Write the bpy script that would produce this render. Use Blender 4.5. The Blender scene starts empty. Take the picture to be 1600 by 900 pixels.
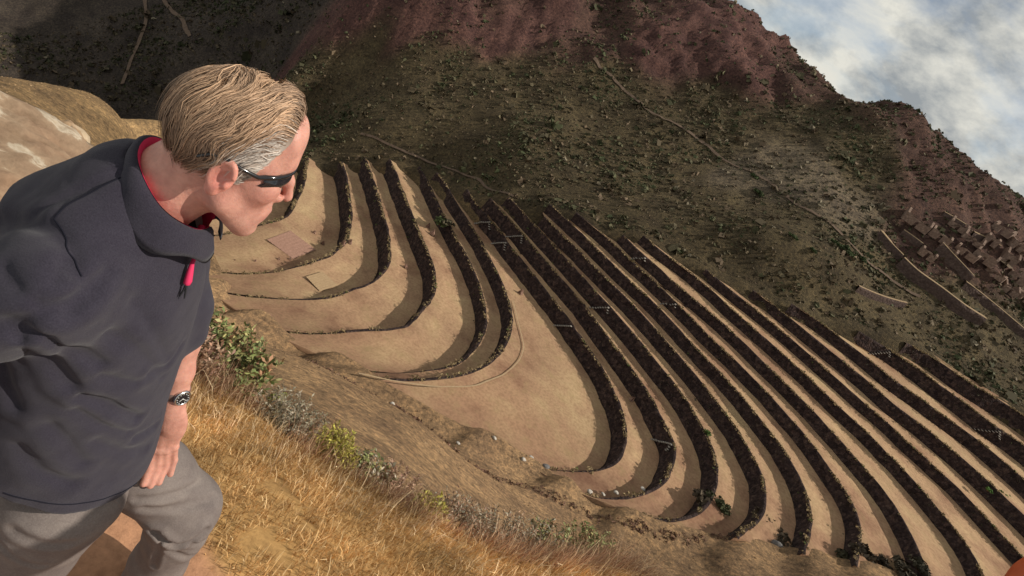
import bpy, bmesh, math, random
import numpy as np
from mathutils import Matrix, Vector

# ------------------------------------------------------------------ camera, sky, sun, exposure
scene = bpy.context.scene
PITCH, ROLL = math.radians(28.0), math.radians(35.0)
_fwd = np.array([0, math.cos(PITCH), -math.sin(PITCH)])
_up0 = np.array([0, math.sin(PITCH), math.cos(PITCH)])
_r0 = np.array([1.0, 0, 0])
_xi = math.cos(ROLL)*_r0 + math.sin(ROLL)*_up0
_yi = math.sin(ROLL)*_r0 - math.cos(ROLL)*_up0
CAM = np.array([0, 0, 100.0])
cam_data = bpy.data.cameras.new('camera')
cam_data.sensor_width = 36.0
cam_data.lens = 900.0/1600.0*36.0
cam_data.clip_start = 0.05
cam_data.clip_end = 5000.0
cam = bpy.data.objects.new('camera', cam_data)
scene.collection.objects.link(cam)
cam.matrix_world = Matrix(((_xi[0], -_yi[0], -_fwd[0], CAM[0]),
                           (_xi[1], -_yi[1], -_fwd[1], CAM[1]),
                           (_xi[2], -_yi[2], -_fwd[2], CAM[2]), (0, 0, 0, 1)))
scene.camera = cam

SUN_EL, SUN_AZ = math.radians(40.0), math.radians(-6.0)   # azimuth from +X towards -Y
to_sun = Vector((math.cos(SUN_EL)*math.cos(SUN_AZ), -math.cos(SUN_EL)*math.sin(SUN_AZ), math.sin(SUN_EL)))
sun_data = bpy.data.lights.new('sun', 'SUN')
sun_data.energy = 4.3
sun_data.angle = math.radians(0.6)
sun_data.color = (1.0, 0.93, 0.82)
sun = bpy.data.objects.new('sun', sun_data)
sun.rotation_euler = to_sun.to_track_quat('Z', 'Y').to_euler()
scene.collection.objects.link(sun)

world = bpy.data.worlds.new('World')
scene.world = world
world.use_nodes = True
wn, wl = world.node_tree.nodes, world.node_tree.links
wn.clear()
w_out = wn.new('ShaderNodeOutputWorld')
w_bg = wn.new('ShaderNodeBackground')
w_bg.inputs['Strength'].default_value = 0.085
w_sky = wn.new('ShaderNodeTexSky')
w_sky.sky_type = 'NISHITA'
w_sky.sun_disc = False
w_sky.sun_elevation = SUN_EL
w_sky.sun_rotation = math.atan2(to_sun.x, to_sun.y)
w_sky.altitude = 3000
w_co = wn.new('ShaderNodeTexCoord')
w_map = wn.new('ShaderNodeMapping')
w_map.inputs['Location'].default_value = (3.1, 1.7, 0.4)
w_map.inputs['Rotation'].default_value = (0.0, math.radians(-10), 0.0)
w_map.inputs['Scale'].default_value = (2.8, 2.8, 5.0)
w_n1 = wn.new('ShaderNodeTexNoise')
w_n1.inputs['Scale'].default_value = 1.9
w_n1.inputs['Detail'].default_value = 9.0
w_n1.inputs['Roughness'].default_value = 0.56
w_n1.inputs['Distortion'].default_value = 0.35
w_r1 = wn.new('ShaderNodeValToRGB')
w_r1.color_ramp.elements[0].position = 0.37
w_r1.color_ramp.elements[0].color = (.5, .5, .5, 1)
w_r1.color_ramp.elements[1].position = 0.52
w_n2 = wn.new('ShaderNodeTexNoise')
w_n2.inputs['Scale'].default_value = 2.6
w_n2.inputs['Detail'].default_value = 8.0
w_n2.inputs['Roughness'].default_value = 0.6
w_r2 = wn.new('ShaderNodeValToRGB')
w_r2.color_ramp.elements[0].position = 0.40
w_r2.color_ramp.elements[0].color = (3.6, 3.9, 4.1, 1)
w_r2.color_ramp.elements[1].position = 0.60
w_r2.color_ramp.elements[1].color = (8.8, 8.6, 7.7, 1)
w_mix = wn.new('ShaderNodeMix')
w_mix.data_type = 'RGBA'
wl.new(w_co.outputs['Generated'], w_map.inputs['Vector'])
wl.new(w_map.outputs['Vector'], w_n1.inputs['Vector'])
wl.new(w_map.outputs['Vector'], w_n2.inputs['Vector'])
wl.new(w_n1.outputs['Fac'], w_r1.inputs['Fac'])
wl.new(w_n2.outputs['Fac'], w_r2.inputs['Fac'])
wl.new(w_r1.outputs['Color'], w_mix.inputs['Factor'])
wl.new(w_sky.outputs['Color'], w_mix.inputs['A'])
wl.new(w_r2.outputs['Color'], w_mix.inputs['B'])
wl.new(w_mix.outputs['Result'], w_bg.inputs['Color'])
wl.new(w_bg.outputs['Background'], w_out.inputs['Surface'])

scene.view_settings.view_transform = 'Standard'
scene.view_settings.look = 'None'
scene.view_settings.gamma = 1.0
scene.view_settings.exposure = 0.05
scene.view_settings.use_curve_mapping = False

rng = np.random.default_rng(7)
random.seed(7)
COL = scene.collection

# ------------------------------------------------------------------ helpers
def link_obj(name, data, parent=None):
    o = bpy.data.objects.new(name, data)
    COL.objects.link(o)
    if parent is not None:
        o.parent = parent
    return o

def tag(o, label=None, category=None, group=None, kind=None):
    if label: o['label'] = label
    if category: o['category'] = category
    if group: o['group'] = group
    if kind: o['kind'] = kind
    return o

def make_mesh(name, verts, faces, mat=None, smooth=True, colors=None):
    """faces: int array (n,3) or (n,4); or list of lists."""
    me = bpy.data.meshes.new(name)
    verts = np.asarray(verts, np.float32)
    if isinstance(faces, np.ndarray):
        n, k = faces.shape
        me.vertices.add(len(verts)); me.vertices.foreach_set('co', verts.ravel())
        me.loops.add(n*k); me.loops.foreach_set('vertex_index', faces.astype(np.int32).ravel())
        me.polygons.add(n)
        me.polygons.foreach_set('loop_start', np.arange(0, n*k, k, dtype=np.int32))
        me.polygons.foreach_set('loop_total', np.full(n, k, np.int32))
        me.update(calc_edges=True)
    else:
        me.from_pydata([tuple(v) for v in verts.tolist()], [], faces)
    if smooth:
        me.polygons.foreach_set('use_smooth', np.ones(len(me.polygons), bool))
    if colors is not None:
        c = np.asarray(colors, np.float32)
        if c.shape[1] == 3:
            c = np.concatenate([c, np.ones((len(c), 1), np.float32)], 1)
        at = me.color_attributes.new('tint', 'FLOAT_COLOR', 'POINT')
        at.data.foreach_set('color', c.ravel())
    if mat is not None:
        me.materials.append(mat)
    me.validate()
    return me

def put(name, verts, faces, mat, parent=None, smooth=True, colors=None):
    return link_obj(name, make_mesh(name, verts, faces, mat, smooth, colors), parent)

def grid_faces(nu, nv):
    i = np.arange(nu-1)[:, None]*nv + np.arange(nv-1)[None, :]
    return np.stack([i, i+nv, i+nv+1, i+1], -1).reshape(-1, 4)

def _hash(ix, iy, iz, seed):
    h = (ix.astype(np.int64)*374761393 + iy.astype(np.int64)*668265263 + iz.astype(np.int64)*2147483647 + seed*974634777) & 0xffffffff
    h = ((h ^ (h >> 13))*1274126177) & 0xffffffff
    h = h ^ (h >> 16)
    return (h & 0xffff)/32767.5 - 1.0

def vnoise(p, seed=0):
    """smooth value noise, p (...,3)"""
    p = np.asarray(p, float)
    i = np.floor(p); f = p - i
    f = f*f*f*(f*(f*6-15)+10)
    i = i.astype(np.int64)
    x, y, z = i[..., 0], i[..., 1], i[..., 2]
    fx, fy, fz = f[..., 0], f[..., 1], f[..., 2]
    r = 0
    for dx in (0, 1):
        for dy in (0, 1):
            for dz in (0, 1):
                wgt = (fx if dx else 1-fx)*(fy if dy else 1-fy)*(fz if dz else 1-fz)
                r = r + wgt*_hash(x+dx, y+dy, z+dz, seed)
    return r

def fbm(p, octaves=5, seed=0, gain=0.5, ridged=False):
    p = np.asarray(p, float)
    a, s, r = 1.0, 0.0, 0
    for o in range(octaves):
        n = vnoise(p*(2.03**o) + o*17.3, seed+o)
        if ridged: n = 1-2*np.abs(n)
        r = r + a*n; s += a; a *= gain
    return r/s

def sstep(a, b, x):
    t = np.clip((x-a)/(b-a), 0, 1)
    return t*t*(3-2*t)

# ---- node material helper
class Mat:
    def __init__(self, name, rough=0.9, spec=0.2):
        self.m = bpy.data.materials.new(name)
        self.m.use_nodes = True
        self.n, self.l = self.m.node_tree.nodes, self.m.node_tree.links
        self.b = self.n['Principled BSDF']
        self.b.inputs['Roughness'].default_value = rough
        self.b.inputs['Specular IOR Level'].default_value = spec
        self.co = None
    def coord(self):
        if self.co is None:
            g = self.n.new('ShaderNodeNewGeometry')
            self.co = g.outputs['Position']
        return self.co
    def obj_coord(self):
        t = self.n.new('ShaderNodeTexCoord'); self.co = t.outputs['Object']; return self.co
    def mapping(self, scale, rot=(0, 0, 0)):
        m = self.n.new('ShaderNodeMapping')
        m.inputs['Scale'].default_value = scale; m.inputs['Rotation'].default_value = rot
        self.l.new(self.coord(), m.inputs['Vector']); return m.outputs['Vector']
    def noise(self, scale, detail=5, rough=0.6, vec=None, dist=0):
        t = self.n.new('ShaderNodeTexNoise')
        t.inputs['Scale'].default_value = scale; t.inputs['Detail'].default_value = detail
        t.inputs['Roughness'].default_value = rough; t.inputs['Distortion'].default_value = dist
        self.l.new(vec or self.coord(), t.inputs['Vector']); return t.outputs['Fac']
    def voronoi(self, scale, vec=None, feature='F1', out='Distance'):
        t = self.n.new('ShaderNodeTexVoronoi'); t.feature = feature
        t.inputs['Scale'].default_value = scale
        self.l.new(vec or self.coord(), t.inputs['Vector']); return t.outputs[out]
    def ramp(self, fac, stops):
        r = self.n.new('ShaderNodeValToRGB'); e = r.color_ramp.elements
        while len(e) > len(stops): e.remove(e[-1])
        while len(e) < len(stops): e.new(0.5)
        for el, (p, c) in zip(e, stops):
            el.position = p; el.color = (c[0], c[1], c[2], 1) if not isinstance(c, (int, float)) else (c, c, c, 1)
        self.l.new(fac, r.inputs['Fac']); return r.outputs['Color']
    def attr(self, name='tint'):
        a = self.n.new('ShaderNodeAttribute'); a.attribute_name = name; return a.outputs['Color']
    def mix(self, a, b, fac, blend='MIX'):
        m = self.n.new('ShaderNodeMix'); m.data_type = 'RGBA'; m.blend_type = blend
        for s, v in (('Factor', fac), ('A', a), ('B', b)):
            if isinstance(v, (int, float)) and s == 'Factor': m.inputs[s].default_value = v
            elif isinstance(v, tuple): m.inputs[s].default_value = (v[0], v[1], v[2], 1)
            else: self.l.new(v, m.inputs[s])
        return m.outputs['Result']
    def color(self, c):
        if isinstance(c, tuple): self.b.inputs['Base Color'].default_value = (c[0], c[1], c[2], 1)
        else: self.l.new(c, self.b.inputs['Base Color'])
        return self
    def bump(self, h, strength=0.5, dist=0.05, chain=None):
        b = self.n.new('ShaderNodeBump')
        b.inputs['Strength'].default_value = strength; b.inputs['Distance'].default_value = dist
        self.l.new(h, b.inputs['Height'])
        if chain is not None: self.l.new(chain, b.inputs['Normal'])
        self.l.new(b.outputs['Normal'], self.b.inputs['Normal'])
        return b.outputs['Normal']

# ------------------------------------------------------------------ terrain (one ground sheet)
CONTROL = [(-91.2,183.6,4.7),(-67.5,185.1,23.2),(-82.8,206.0,30.3),(-94.1,216.4,41.3),(-103.5,224.3,51.3),(-119.4,226.5,36.6),(-104.3,211.7,24.3),(-115.0,201.5,9.9),(-145.1,241.8,9.7),(-159.8,256.2,19.5),(-193.0,273.9,0.7),(-161.0,241.2,-12.9),(-199.8,223.8,-46.5),(-215.1,237.0,-40.2),(-238.3,256.3,-27.5),(-245.8,204.9,-64.9),(-285.6,235.2,-57.0),(-190.9,244.2,-18.7),(-31.3,175.2,37.2),(-40.5,192.8,41.3),(-58.2,220.5,53.1),(-74.2,236.6,69.7),(-64.9,207.1,39.1),(1.4,164.0,47.7),(-6.9,187.9,52.5),(-25.9,228.5,67.9),(-46.0,260.0,87.9),(-51.8,237.4,67.4),(28.2,158.5,57.7),(23.8,184.5,62.4),(7.8,233.9,81.1),(-14.9,289.6,108.3),(1.5,302.0,118.2),(31.8,300.3,115.3),(52.8,155.3,66.3),(50.3,184.3,74.1),(42.8,232.1,90.9),(62.3,268.9,111.0),(45.2,288.5,117.0),(65.7,200.5,87.6),(68.8,162.0,73.2),(73.6,261.8,113.2),(80.8,253.4,118.0),(85.4,213.6,97.9),(90.7,185.0,81.5),(92.8,165.8,71.9),(98.7,238.4,116.3),(103.3,216.6,101.8),(105.9,194.0,88.9),(107.9,167.2,74.6),(113.0,231.9,114.9),(135.3,238.2,113.0),(139.3,214.8,96.3),(133.5,179.9,82.0),(130.3,163.4,75.7),(1.8,370.0,77.3),(55.8,355.7,76.0),(92.0,327.3,71.5),(126.2,304.9,75.8),(172.9,304.3,71.6),(-93.2,347.7,110.0),(-169.0,362.5,110.0),(-246.6,352.2,80.0),(-318.2,318.2,20.0),(-372.4,215.0,-30.0),(-285.8,165.0,-60.0),(190.9,190.9,105.0),(229.8,192.8,125.0),(162.6,162.6,85.0),(157.6,123.1,85.0),(212.0,132.5,110.0),(-95.9,80.2,33.5),(-97.7,88.8,30.3),(-99.9,100.9,25.6),(-100.9,116.3,19.6),(-100.1,133.7,13.0),(-74.3,72.8,38.2),(-85.4,98.0,26.6),(-57.1,53.1,49.3),(-90.8,119.4,13.8),(-116.4,97.7,5.0),(-121.6,121.6,-8.0),(-121.3,155.2,-18.0),(-118.7,74.2,10.0),(-113.9,182.3,-25.0),(-104.2,196.0,-8.0),(-164.7,138.2,-60.0),(-160.6,178.4,-65.0),(-173.2,100.0,-50.0),(-138.9,213.9,-35.0),(-37.2,75.3,19.2),(-25.0,76.0,19.6),(-6.2,75.7,25.0),(6.3,75.7,27.5),(23.7,74.3,32.7),(31.3,72.5,35.6),(39.6,70.7,38.4),(48.1,72.5,40.2),(55.3,77.2,42.6),(66.1,81.6,45.9),(75.5,84.1,49.3),(88.9,89.3,51.5),(-6.9,4.0,89.5),(-17.3,10.0,76.0),(-34.6,20.0,57.5),(-52.0,30.0,42.5),(-14.1,14.1,76.0),(-28.3,28.3,57.5),(-42.4,42.4,42.5),(-4.0,6.9,89.5),(-10.0,17.3,76.0),(-20.0,34.6,57.5),(-30.0,52.0,42.5),(-5.2,19.3,76.0),(-10.4,38.6,57.5),(-15.5,58.0,42.5),(0.0,8.0,89.5),(0.0,20.0,76.0),(0.0,40.0,57.5),(0.0,60.0,42.5),(5.2,19.3,76.0),(10.4,38.6,57.5),(15.5,58.0,42.5),(4.0,6.9,90.2),(10.0,17.3,77.7),(20.0,34.6,60.8),(30.0,52.0,47.5),(14.1,14.1,80.2),(28.3,28.3,65.8),(42.4,42.4,55.0),(77.8,77.8,58.0),(98.3,68.8,68.0),(114.9,96.4,72.0),(155.9,90.0,85.0),(-82.3,170.9,2.5),(-72.6,155.2,2.5),(-64.4,135.0,2.5),(-68.9,116.6,2.5),(-71.3,171.8,7.8),(-52.0,147.6,7.8),(-45.0,121.1,7.8),(-56.1,98.9,7.8),(-65.4,174.3,13.0),(-40.4,145.8,13.0),(-30.8,113.8,13.0),(-48.3,88.9,13.0),(-57.7,174.5,17.9),(-26.5,140.2,17.9),(-14.7,109.8,17.9),(-32.1,84.3,17.9),(-47.7,174.9,22.2),(-19.4,146.2,22.2),(0.2,117.4,22.2),(-14.0,83.9,22.2),(-40.4,170.7,25.9),(-10.4,143.2,25.9),(5.6,116.7,25.9),(-11.7,79.5,25.9),(-28.3,163.6,29.7),(7.2,138.2,29.7),(32.6,115.7,29.7),(23.7,81.7,29.7),(-20.0,159.0,33.8),(14.5,138.1,33.8),(41.0,115.5,33.8),(29.7,77.2,33.8),(-15.5,158.8,37.7),(20.6,137.5,37.7),(50.0,114.3,37.7),(40.3,77.1,37.6),(-3.2,153.1,41.2),(26.1,138.5,41.2),(53.4,118.8,41.2),(56.8,82.6,41.2),(25.9,141.9,44.5),(55.2,125.0,44.5),(68.0,85.9,44.5),(3.4,154.3,47.5),(33.9,142.6,47.5),(64.5,125.3,47.5),(76.6,87.5,47.5),(17.2,152.5,50.4),(48.8,140.5,50.4),(77.2,122.8,50.4),(91.3,91.9,50.4),(21.8,153.5,53.3),(53.1,143.9,53.3),(84.1,128.5,53.3),(103.6,97.3,53.3),(40.4,152.1,56.0),(68.1,144.3,56.0),(93.5,133.3,56.0),(121.1,108.6,56.0),(53.6,152.3,58.7),(76.5,145.8,58.8),(98.0,138.0,59.0),(127.1,118.8,59.2),(63.4,152.2,61.6),(79.8,150.4,61.8),(100.9,145.6,62.1),(134.5,127.9,62.8),(82.9,155.5,64.9),(97.3,156.5,65.2),(116.1,151.2,65.9),(141.2,139.4,66.9),(96.5,160.3,68.4),(107.2,161.3,69.0),(113.4,158.2,69.4),(144.1,146.6,71.8)]

LABELS = [(-94,190,2),(-73,199,2),(-83,212,2),(-91,220,3),(-99,226,3),(-108,234,3),(-122,232,3),(-115,218,3),(-97,211,2),(-116,205,2),(-151,242,4),(-166,256,4),(-193,274,4),(-161,241,4),(-200,224,4),(-215,237,4),(-238,256,4),(-246,205,4),(-286,235,4),(-191,244,4),(-34,193,2),(-44,210,2),(-53,222,2),(-62,235,3),(-72,245,5),(-78,250,5),(-69,221,2),(-76,228,3),(2,182,2),(-8,213,2),(-17,231,2),(-25,247,5),(-35,260,5),(-49,278,5),(-55,252,3),(-10,250,3),(33,183,2),(27,210,2),(18,235,2),(9,258,3),(24,254,3),(-16,308,5),(2,318,5),(33,314,5),(24,289,3),(60,178,2),(57,209,6),(45,207,6),(69,198,6),(51,240,2),(43,261,5),(66,284,5),(48,304,5),(72,220,2),(77,180,2),(76,251,5),(85,267,5),(89,239,5),(93,221,5),(98,199,5),(96,182,2),(104,251,5),(110,230,5),(114,209,5),(117,181,2),(119,245,5),(144,254,5),(151,233,5),(156,210,2),(157,200,2),(-96,80,0),(-98,89,0),(-100,101,0),(-101,116,0),(-100,134,0),(-74,73,0),(-85,98,0),(-57,53,0),(-91,119,0),(-40,81,1),(-27,80,1),(-7,80,1),(7,80,1),(21,79,1),(33,77,1),(43,77,1),(51,77,1),(59,82,1),(66,87,1),(75,90,1),(88,93,1),(-8,115,0),(-57,139,0),(27,102,0)]

WALLS = {
 1: [(-82.3,170.9,5.08,0.0),(-78.0,164.0,5.08,0.0),(-72.6,155.2,5.08,0.0),(-68.7,146.4,5.08,0.0),(-65.7,139.8,5.08,0.0),(-64.4,135.0,5.08,0.0),(-64.8,129.6,5.07,0.01),(-66.2,125.1,4.16,0.92),(-67.6,121.0,2.86,2.23),(-68.9,116.6,2.54,2.54)],
 2: [(-71.3,171.8,10.45,5.08),(-67.4,167.9,10.45,5.08),(-62.0,161.3,10.45,5.08),(-56.6,154.0,10.45,5.08),(-52.0,147.6,10.45,5.08),(-48.2,140.7,10.45,5.08),(-45.3,134.2,10.45,5.08),(-44.9,129.5,10.45,5.08),(-44.3,125.4,10.45,5.08),(-45.0,121.1,10.42,5.12),(-45.6,117.7,10.21,5.33),(-47.2,113.0,9.52,6.01),(-48.3,110.1,8.96,6.57),(-50.0,107.3,8.34,7.19),(-51.9,104.5,7.88,7.65),(-53.9,101.5,7.77,7.77),(-56.1,98.9,7.77,7.77)],
 3: [(-65.4,174.3,15.51,10.45),(-61.5,170.4,15.51,10.45),(-55.4,163.5,15.51,10.45),(-50.9,158.2,15.51,10.45),(-44.9,150.8,15.51,10.45),(-40.4,145.8,15.51,10.45),(-35.9,139.2,15.51,10.45),(-31.9,132.1,15.51,10.45),(-30.1,127.1,15.51,10.45),(-29.9,122.0,15.51,10.45),(-29.8,117.3,15.51,10.45),(-30.8,113.8,15.48,10.47),(-31.9,109.8,15.26,10.69),(-33.1,105.8,14.82,11.14),(-34.6,103.4,14.39,11.56),(-36.4,101.2,13.91,12.05),(-39.2,98.3,13.29,12.67),(-42.0,95.3,12.98,12.97),(-44.6,92.3,12.98,12.98),(-48.3,88.9,12.98,12.98)],
 4: [(-57.7,174.5,20.28,15.51),(-52.9,169.5,20.28,15.51),(-47.1,163.0,20.28,15.51),(-41.4,156.8,20.28,15.51),(-36.4,150.8,20.28,15.51),(-31.2,145.6,20.28,15.51),(-26.5,140.2,20.28,15.51),(-22.3,135.8,20.28,15.51),(-19.0,131.3,20.28,15.51),(-16.4,125.4,20.28,15.51),(-14.9,119.8,20.28,15.51),(-14.8,114.3,20.28,15.51),(-14.7,109.8,20.28,15.51),(-14.8,105.6,20.28,15.51),(-16.3,102.8,20.2,15.59),(-17.8,100.5,19.97,15.82),(-19.9,98.5,19.56,16.23),(-21.8,96.5,19.08,16.71),(-23.6,94.4,18.6,17.19),(-25.6,91.6,18.11,17.68),(-28.5,87.8,17.89,17.89),(-32.1,84.3,17.89,17.89)],
 5: [(-47.7,174.9,24.06,20.28),(-40.8,168.1,24.06,20.28),(-35.5,162.2,24.06,20.28),(-30.5,156.6,24.06,20.28),(-25.8,152.5,24.06,20.28),(-19.4,146.2,24.06,20.28),(-16.0,143.3,24.06,20.28),(-11.9,138.7,24.06,20.28),(-7.9,133.7,24.06,20.28),(-4.4,128.5,24.06,20.28),(-1.3,122.5,24.06,20.28),(0.2,117.4,24.06,20.28),(0.8,111.5,24.06,20.28),(0.6,107.5,24.06,20.28),(0.1,102.8,24.06,20.28),(-1.1,98.3,24.06,20.28),(-4.0,93.7,23.65,20.69),(-7.1,90.3,22.85,21.5),(-10.0,87.5,22.27,22.08),(-14.0,83.9,22.17,22.17)],
 6: [(-40.4,170.7,27.67,24.06),(-35.4,167.2,27.67,24.06),(-29.7,160.9,27.67,24.06),(-23.8,156.1,27.67,24.06),(-19.6,152.6,27.67,24.06),(-14.8,148.3,27.67,24.06),(-10.4,143.2,27.67,24.06),(-6.5,139.0,27.67,24.06),(-3.0,135.1,27.67,24.06),(0.2,130.4,27.67,24.06),(2.9,125.4,27.67,24.06),(4.5,121.8,27.67,24.06),(5.6,116.7,27.67,24.06),(6.0,111.7,27.67,24.06),(5.8,106.3,27.67,24.06),(5.1,102.1,27.67,24.06),(3.6,97.4,27.67,24.06),(1.5,93.2,27.67,24.06),(-1.1,89.3,27.54,24.19),(-4.6,85.7,26.81,24.92),(-7.4,83.4,26.16,25.58),(-11.7,79.5,25.87,25.87)],
 7: [(-28.3,163.6,31.76,27.67),(-22.8,159.2,31.76,27.67),(-17.8,155.8,31.76,27.67),(-12.6,153.0,31.76,27.67),(-8.2,149.2,31.76,27.67),(-2.9,145.3,31.76,27.67),(2.4,141.9,31.76,27.67),(7.2,138.2,31.76,27.67),(11.6,135.6,31.76,27.67),(16.0,132.5,31.76,27.67),(19.5,129.2,31.76,27.67),(22.8,126.6,31.76,27.67),(26.9,123.0,31.76,27.67),(30.6,119.2,31.76,27.67),(32.6,115.7,31.76,27.67),(34.5,113.1,31.76,27.67),(36.2,109.9,31.76,27.67),(37.2,106.8,31.76,27.67),(37.9,102.2,31.76,27.67),(37.7,97.2,31.76,27.67),(36.8,93.5,31.76,27.67),(34.7,90.1,31.66,27.77),(32.2,87.2,31.22,28.21),(28.4,84.6,30.31,29.11),(23.7,81.7,29.71,29.71)],
 8: [(-20.0,159.0,35.77,31.76),(-15.3,156.3,35.77,31.76),(-10.2,153.4,35.77,31.76),(-5.3,150.5,35.77,31.76),(1.8,145.5,35.77,31.76),(6.2,143.2,35.77,31.76),(10.2,140.6,35.77,31.76),(14.5,138.1,35.77,31.76),(17.8,136.1,35.77,31.76),(21.7,132.7,35.77,31.76),(25.4,129.4,35.77,31.76),(28.5,127.1,35.77,31.76),(32.1,123.9,35.77,31.76),(35.6,121.2,35.77,31.76),(38.5,118.0,35.77,31.76),(41.0,115.5,35.77,31.76),(42.8,112.2,35.77,31.76),(45.0,109.3,35.77,31.76),(47.0,105.9,35.77,31.76),(47.6,102.1,35.77,31.76),(46.9,97.6,35.77,31.76),(45.7,92.4,35.77,31.76),(43.0,87.5,35.77,31.76),(39.9,83.7,35.69,31.84),(36.6,80.5,35.03,32.49),(32.9,78.2,34.11,33.41),(29.7,77.2,33.76,33.76)],
 9: [(-15.5,158.8,39.54,35.77),(-10.8,156.2,39.54,35.77),(-5.9,153.2,39.54,35.77),(-0.6,150.0,39.54,35.77),(6.9,145.8,39.54,35.77),(11.3,143.1,39.54,35.77),(16.0,140.3,39.54,35.77),(20.6,137.5,39.54,35.77),(25.5,134.7,39.54,35.77),(29.8,132.1,39.54,35.77),(33.6,129.2,39.54,35.77),(37.6,125.9,39.54,35.77),(41.2,123.2,39.54,35.77),(44.6,120.6,39.54,35.77),(47.5,117.4,39.54,35.77),(50.0,114.3,39.54,35.77),(52.3,110.8,39.54,35.77),(53.7,108.0,39.54,35.77),(54.7,104.4,39.54,35.77),(55.1,99.3,39.54,35.77),(54.2,93.5,39.54,35.77),(52.4,88.4,39.54,35.77),(50.2,84.6,39.39,35.91),(47.8,81.8,38.94,36.36),(44.4,79.1,38.15,37.15),(40.3,77.1,37.65,37.65)],
 10: [(-3.2,153.1,42.96,39.54),(2.4,149.9,42.96,39.54),(8.0,147.9,42.96,39.54),(12.8,145.1,42.96,39.54),(17.3,142.9,42.96,39.54),(21.8,140.7,42.96,39.54),(26.1,138.5,42.96,39.54),(30.4,136.4,42.96,39.54),(34.5,133.7,42.96,39.54),(38.6,130.7,42.96,39.54),(43.6,127.3,42.96,39.54),(47.4,124.3,42.96,39.54),(50.6,121.5,42.96,39.54),(53.4,118.8,42.96,39.54),(56.0,116.1,42.96,39.54),(58.4,113.4,42.96,39.54),(60.2,110.5,42.96,39.54),(61.6,107.0,42.96,39.54),(63.0,104.7,42.96,39.54),(63.8,101.5,42.96,39.54),(63.7,97.4,42.96,39.54),(62.7,92.4,42.96,39.54),(60.1,87.4,42.96,39.54),(56.8,82.6,42.96,39.54)],
 11: [(-4.1,155.5,46.05,42.96),(0.7,153.7,46.05,42.96),(6.0,151.3,46.05,42.96),(11.0,149.1,46.05,42.96),(15.8,146.5,46.05,42.96),(21.2,143.7,46.05,42.96),(25.9,141.9,46.05,42.96),(29.7,140.6,46.05,42.96),(35.1,137.7,46.05,42.96),(39.6,134.6,46.05,42.96),(43.8,131.7,46.05,42.96),(47.6,129.0,46.05,42.96),(51.3,127.4,46.05,42.96),(55.2,125.0,46.05,42.96),(58.9,121.8,46.05,42.96),(62.1,118.3,46.05,42.96),(65.2,115.5,46.05,42.96),(67.7,112.5,46.05,42.96),(69.7,108.7,46.05,42.96),(70.9,104.9,46.05,42.96),(71.6,100.8,46.05,42.96),(71.5,96.4,46.05,42.96),(70.0,90.8,46.05,42.96),(68.0,85.9,46.05,42.96)],
 12: [(3.4,154.3,48.98,46.05),(9.1,153.2,48.98,46.05),(15.4,151.2,48.98,46.05),(19.7,148.7,48.98,46.05),(25.0,146.5,48.98,46.05),(29.7,144.6,48.98,46.05),(33.9,142.6,48.98,46.05),(38.4,140.0,48.98,46.05),(42.7,137.8,48.98,46.05),(47.0,134.6,48.98,46.05),(51.5,132.8,48.98,46.05),(55.9,130.6,48.98,46.05),(60.1,128.1,48.98,46.05),(64.5,125.3,48.98,46.05),(68.6,121.8,48.98,46.05),(71.6,119.1,48.98,46.05),(74.4,116.2,48.98,46.05),(76.2,112.6,48.98,46.05),(78.2,109.1,48.98,46.05),(80.4,105.6,48.98,46.05),(80.8,101.5,48.98,46.05),(80.3,97.1,48.98,46.05),(78.7,92.2,48.98,46.05),(76.6,87.5,48.98,46.05)],
 13: [(17.2,152.5,51.86,48.98),(22.6,149.2,51.86,48.98),(27.7,147.8,51.86,48.98),(32.3,145.3,51.86,48.98),(37.7,143.7,51.86,48.98),(43.3,142.3,51.86,48.98),(48.8,140.5,51.86,48.98),(53.0,138.2,51.86,48.98),(57.5,136.2,51.86,48.98),(61.3,133.3,51.86,48.98),(65.5,131.4,51.86,48.98),(69.9,128.6,51.86,48.98),(73.7,126.2,51.86,48.98),(77.2,122.8,51.86,48.98),(80.4,120.3,51.86,48.98),(82.7,117.8,51.86,48.98),(85.3,115.1,51.86,48.98),(88.0,112.3,51.86,48.98),(89.8,108.9,51.86,48.98),(90.9,104.7,51.86,48.98),(91.2,100.0,51.86,48.98),(91.3,95.5,51.86,48.98),(91.3,91.9,51.86,48.98)],
 14: [(21.8,153.5,54.69,51.86),(27.4,151.2,54.69,51.86),(35.4,151.5,54.69,51.86),(40.4,149.5,54.69,51.86),(44.9,148.3,54.69,51.86),(48.6,145.6,54.69,51.86),(53.1,143.9,54.69,51.86),(57.7,142.1,54.69,51.86),(61.9,140.5,54.69,51.86),(66.5,138.1,54.69,51.86),(71.2,136.2,54.69,51.86),(75.2,133.7,54.69,51.86),(80.0,130.6,54.69,51.86),(84.1,128.5,54.69,51.86),(88.1,126.4,54.69,51.86),(90.4,123.8,54.69,51.86),(93.4,122.5,54.69,51.86),(96.0,119.3,54.69,51.86),(99.0,116.2,54.69,51.86),(101.2,112.3,54.69,51.86),(103.3,109.3,54.69,51.86),(104.2,105.6,54.69,51.86),(104.2,101.5,54.69,51.86),(103.6,97.3,54.69,51.86)],
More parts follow.
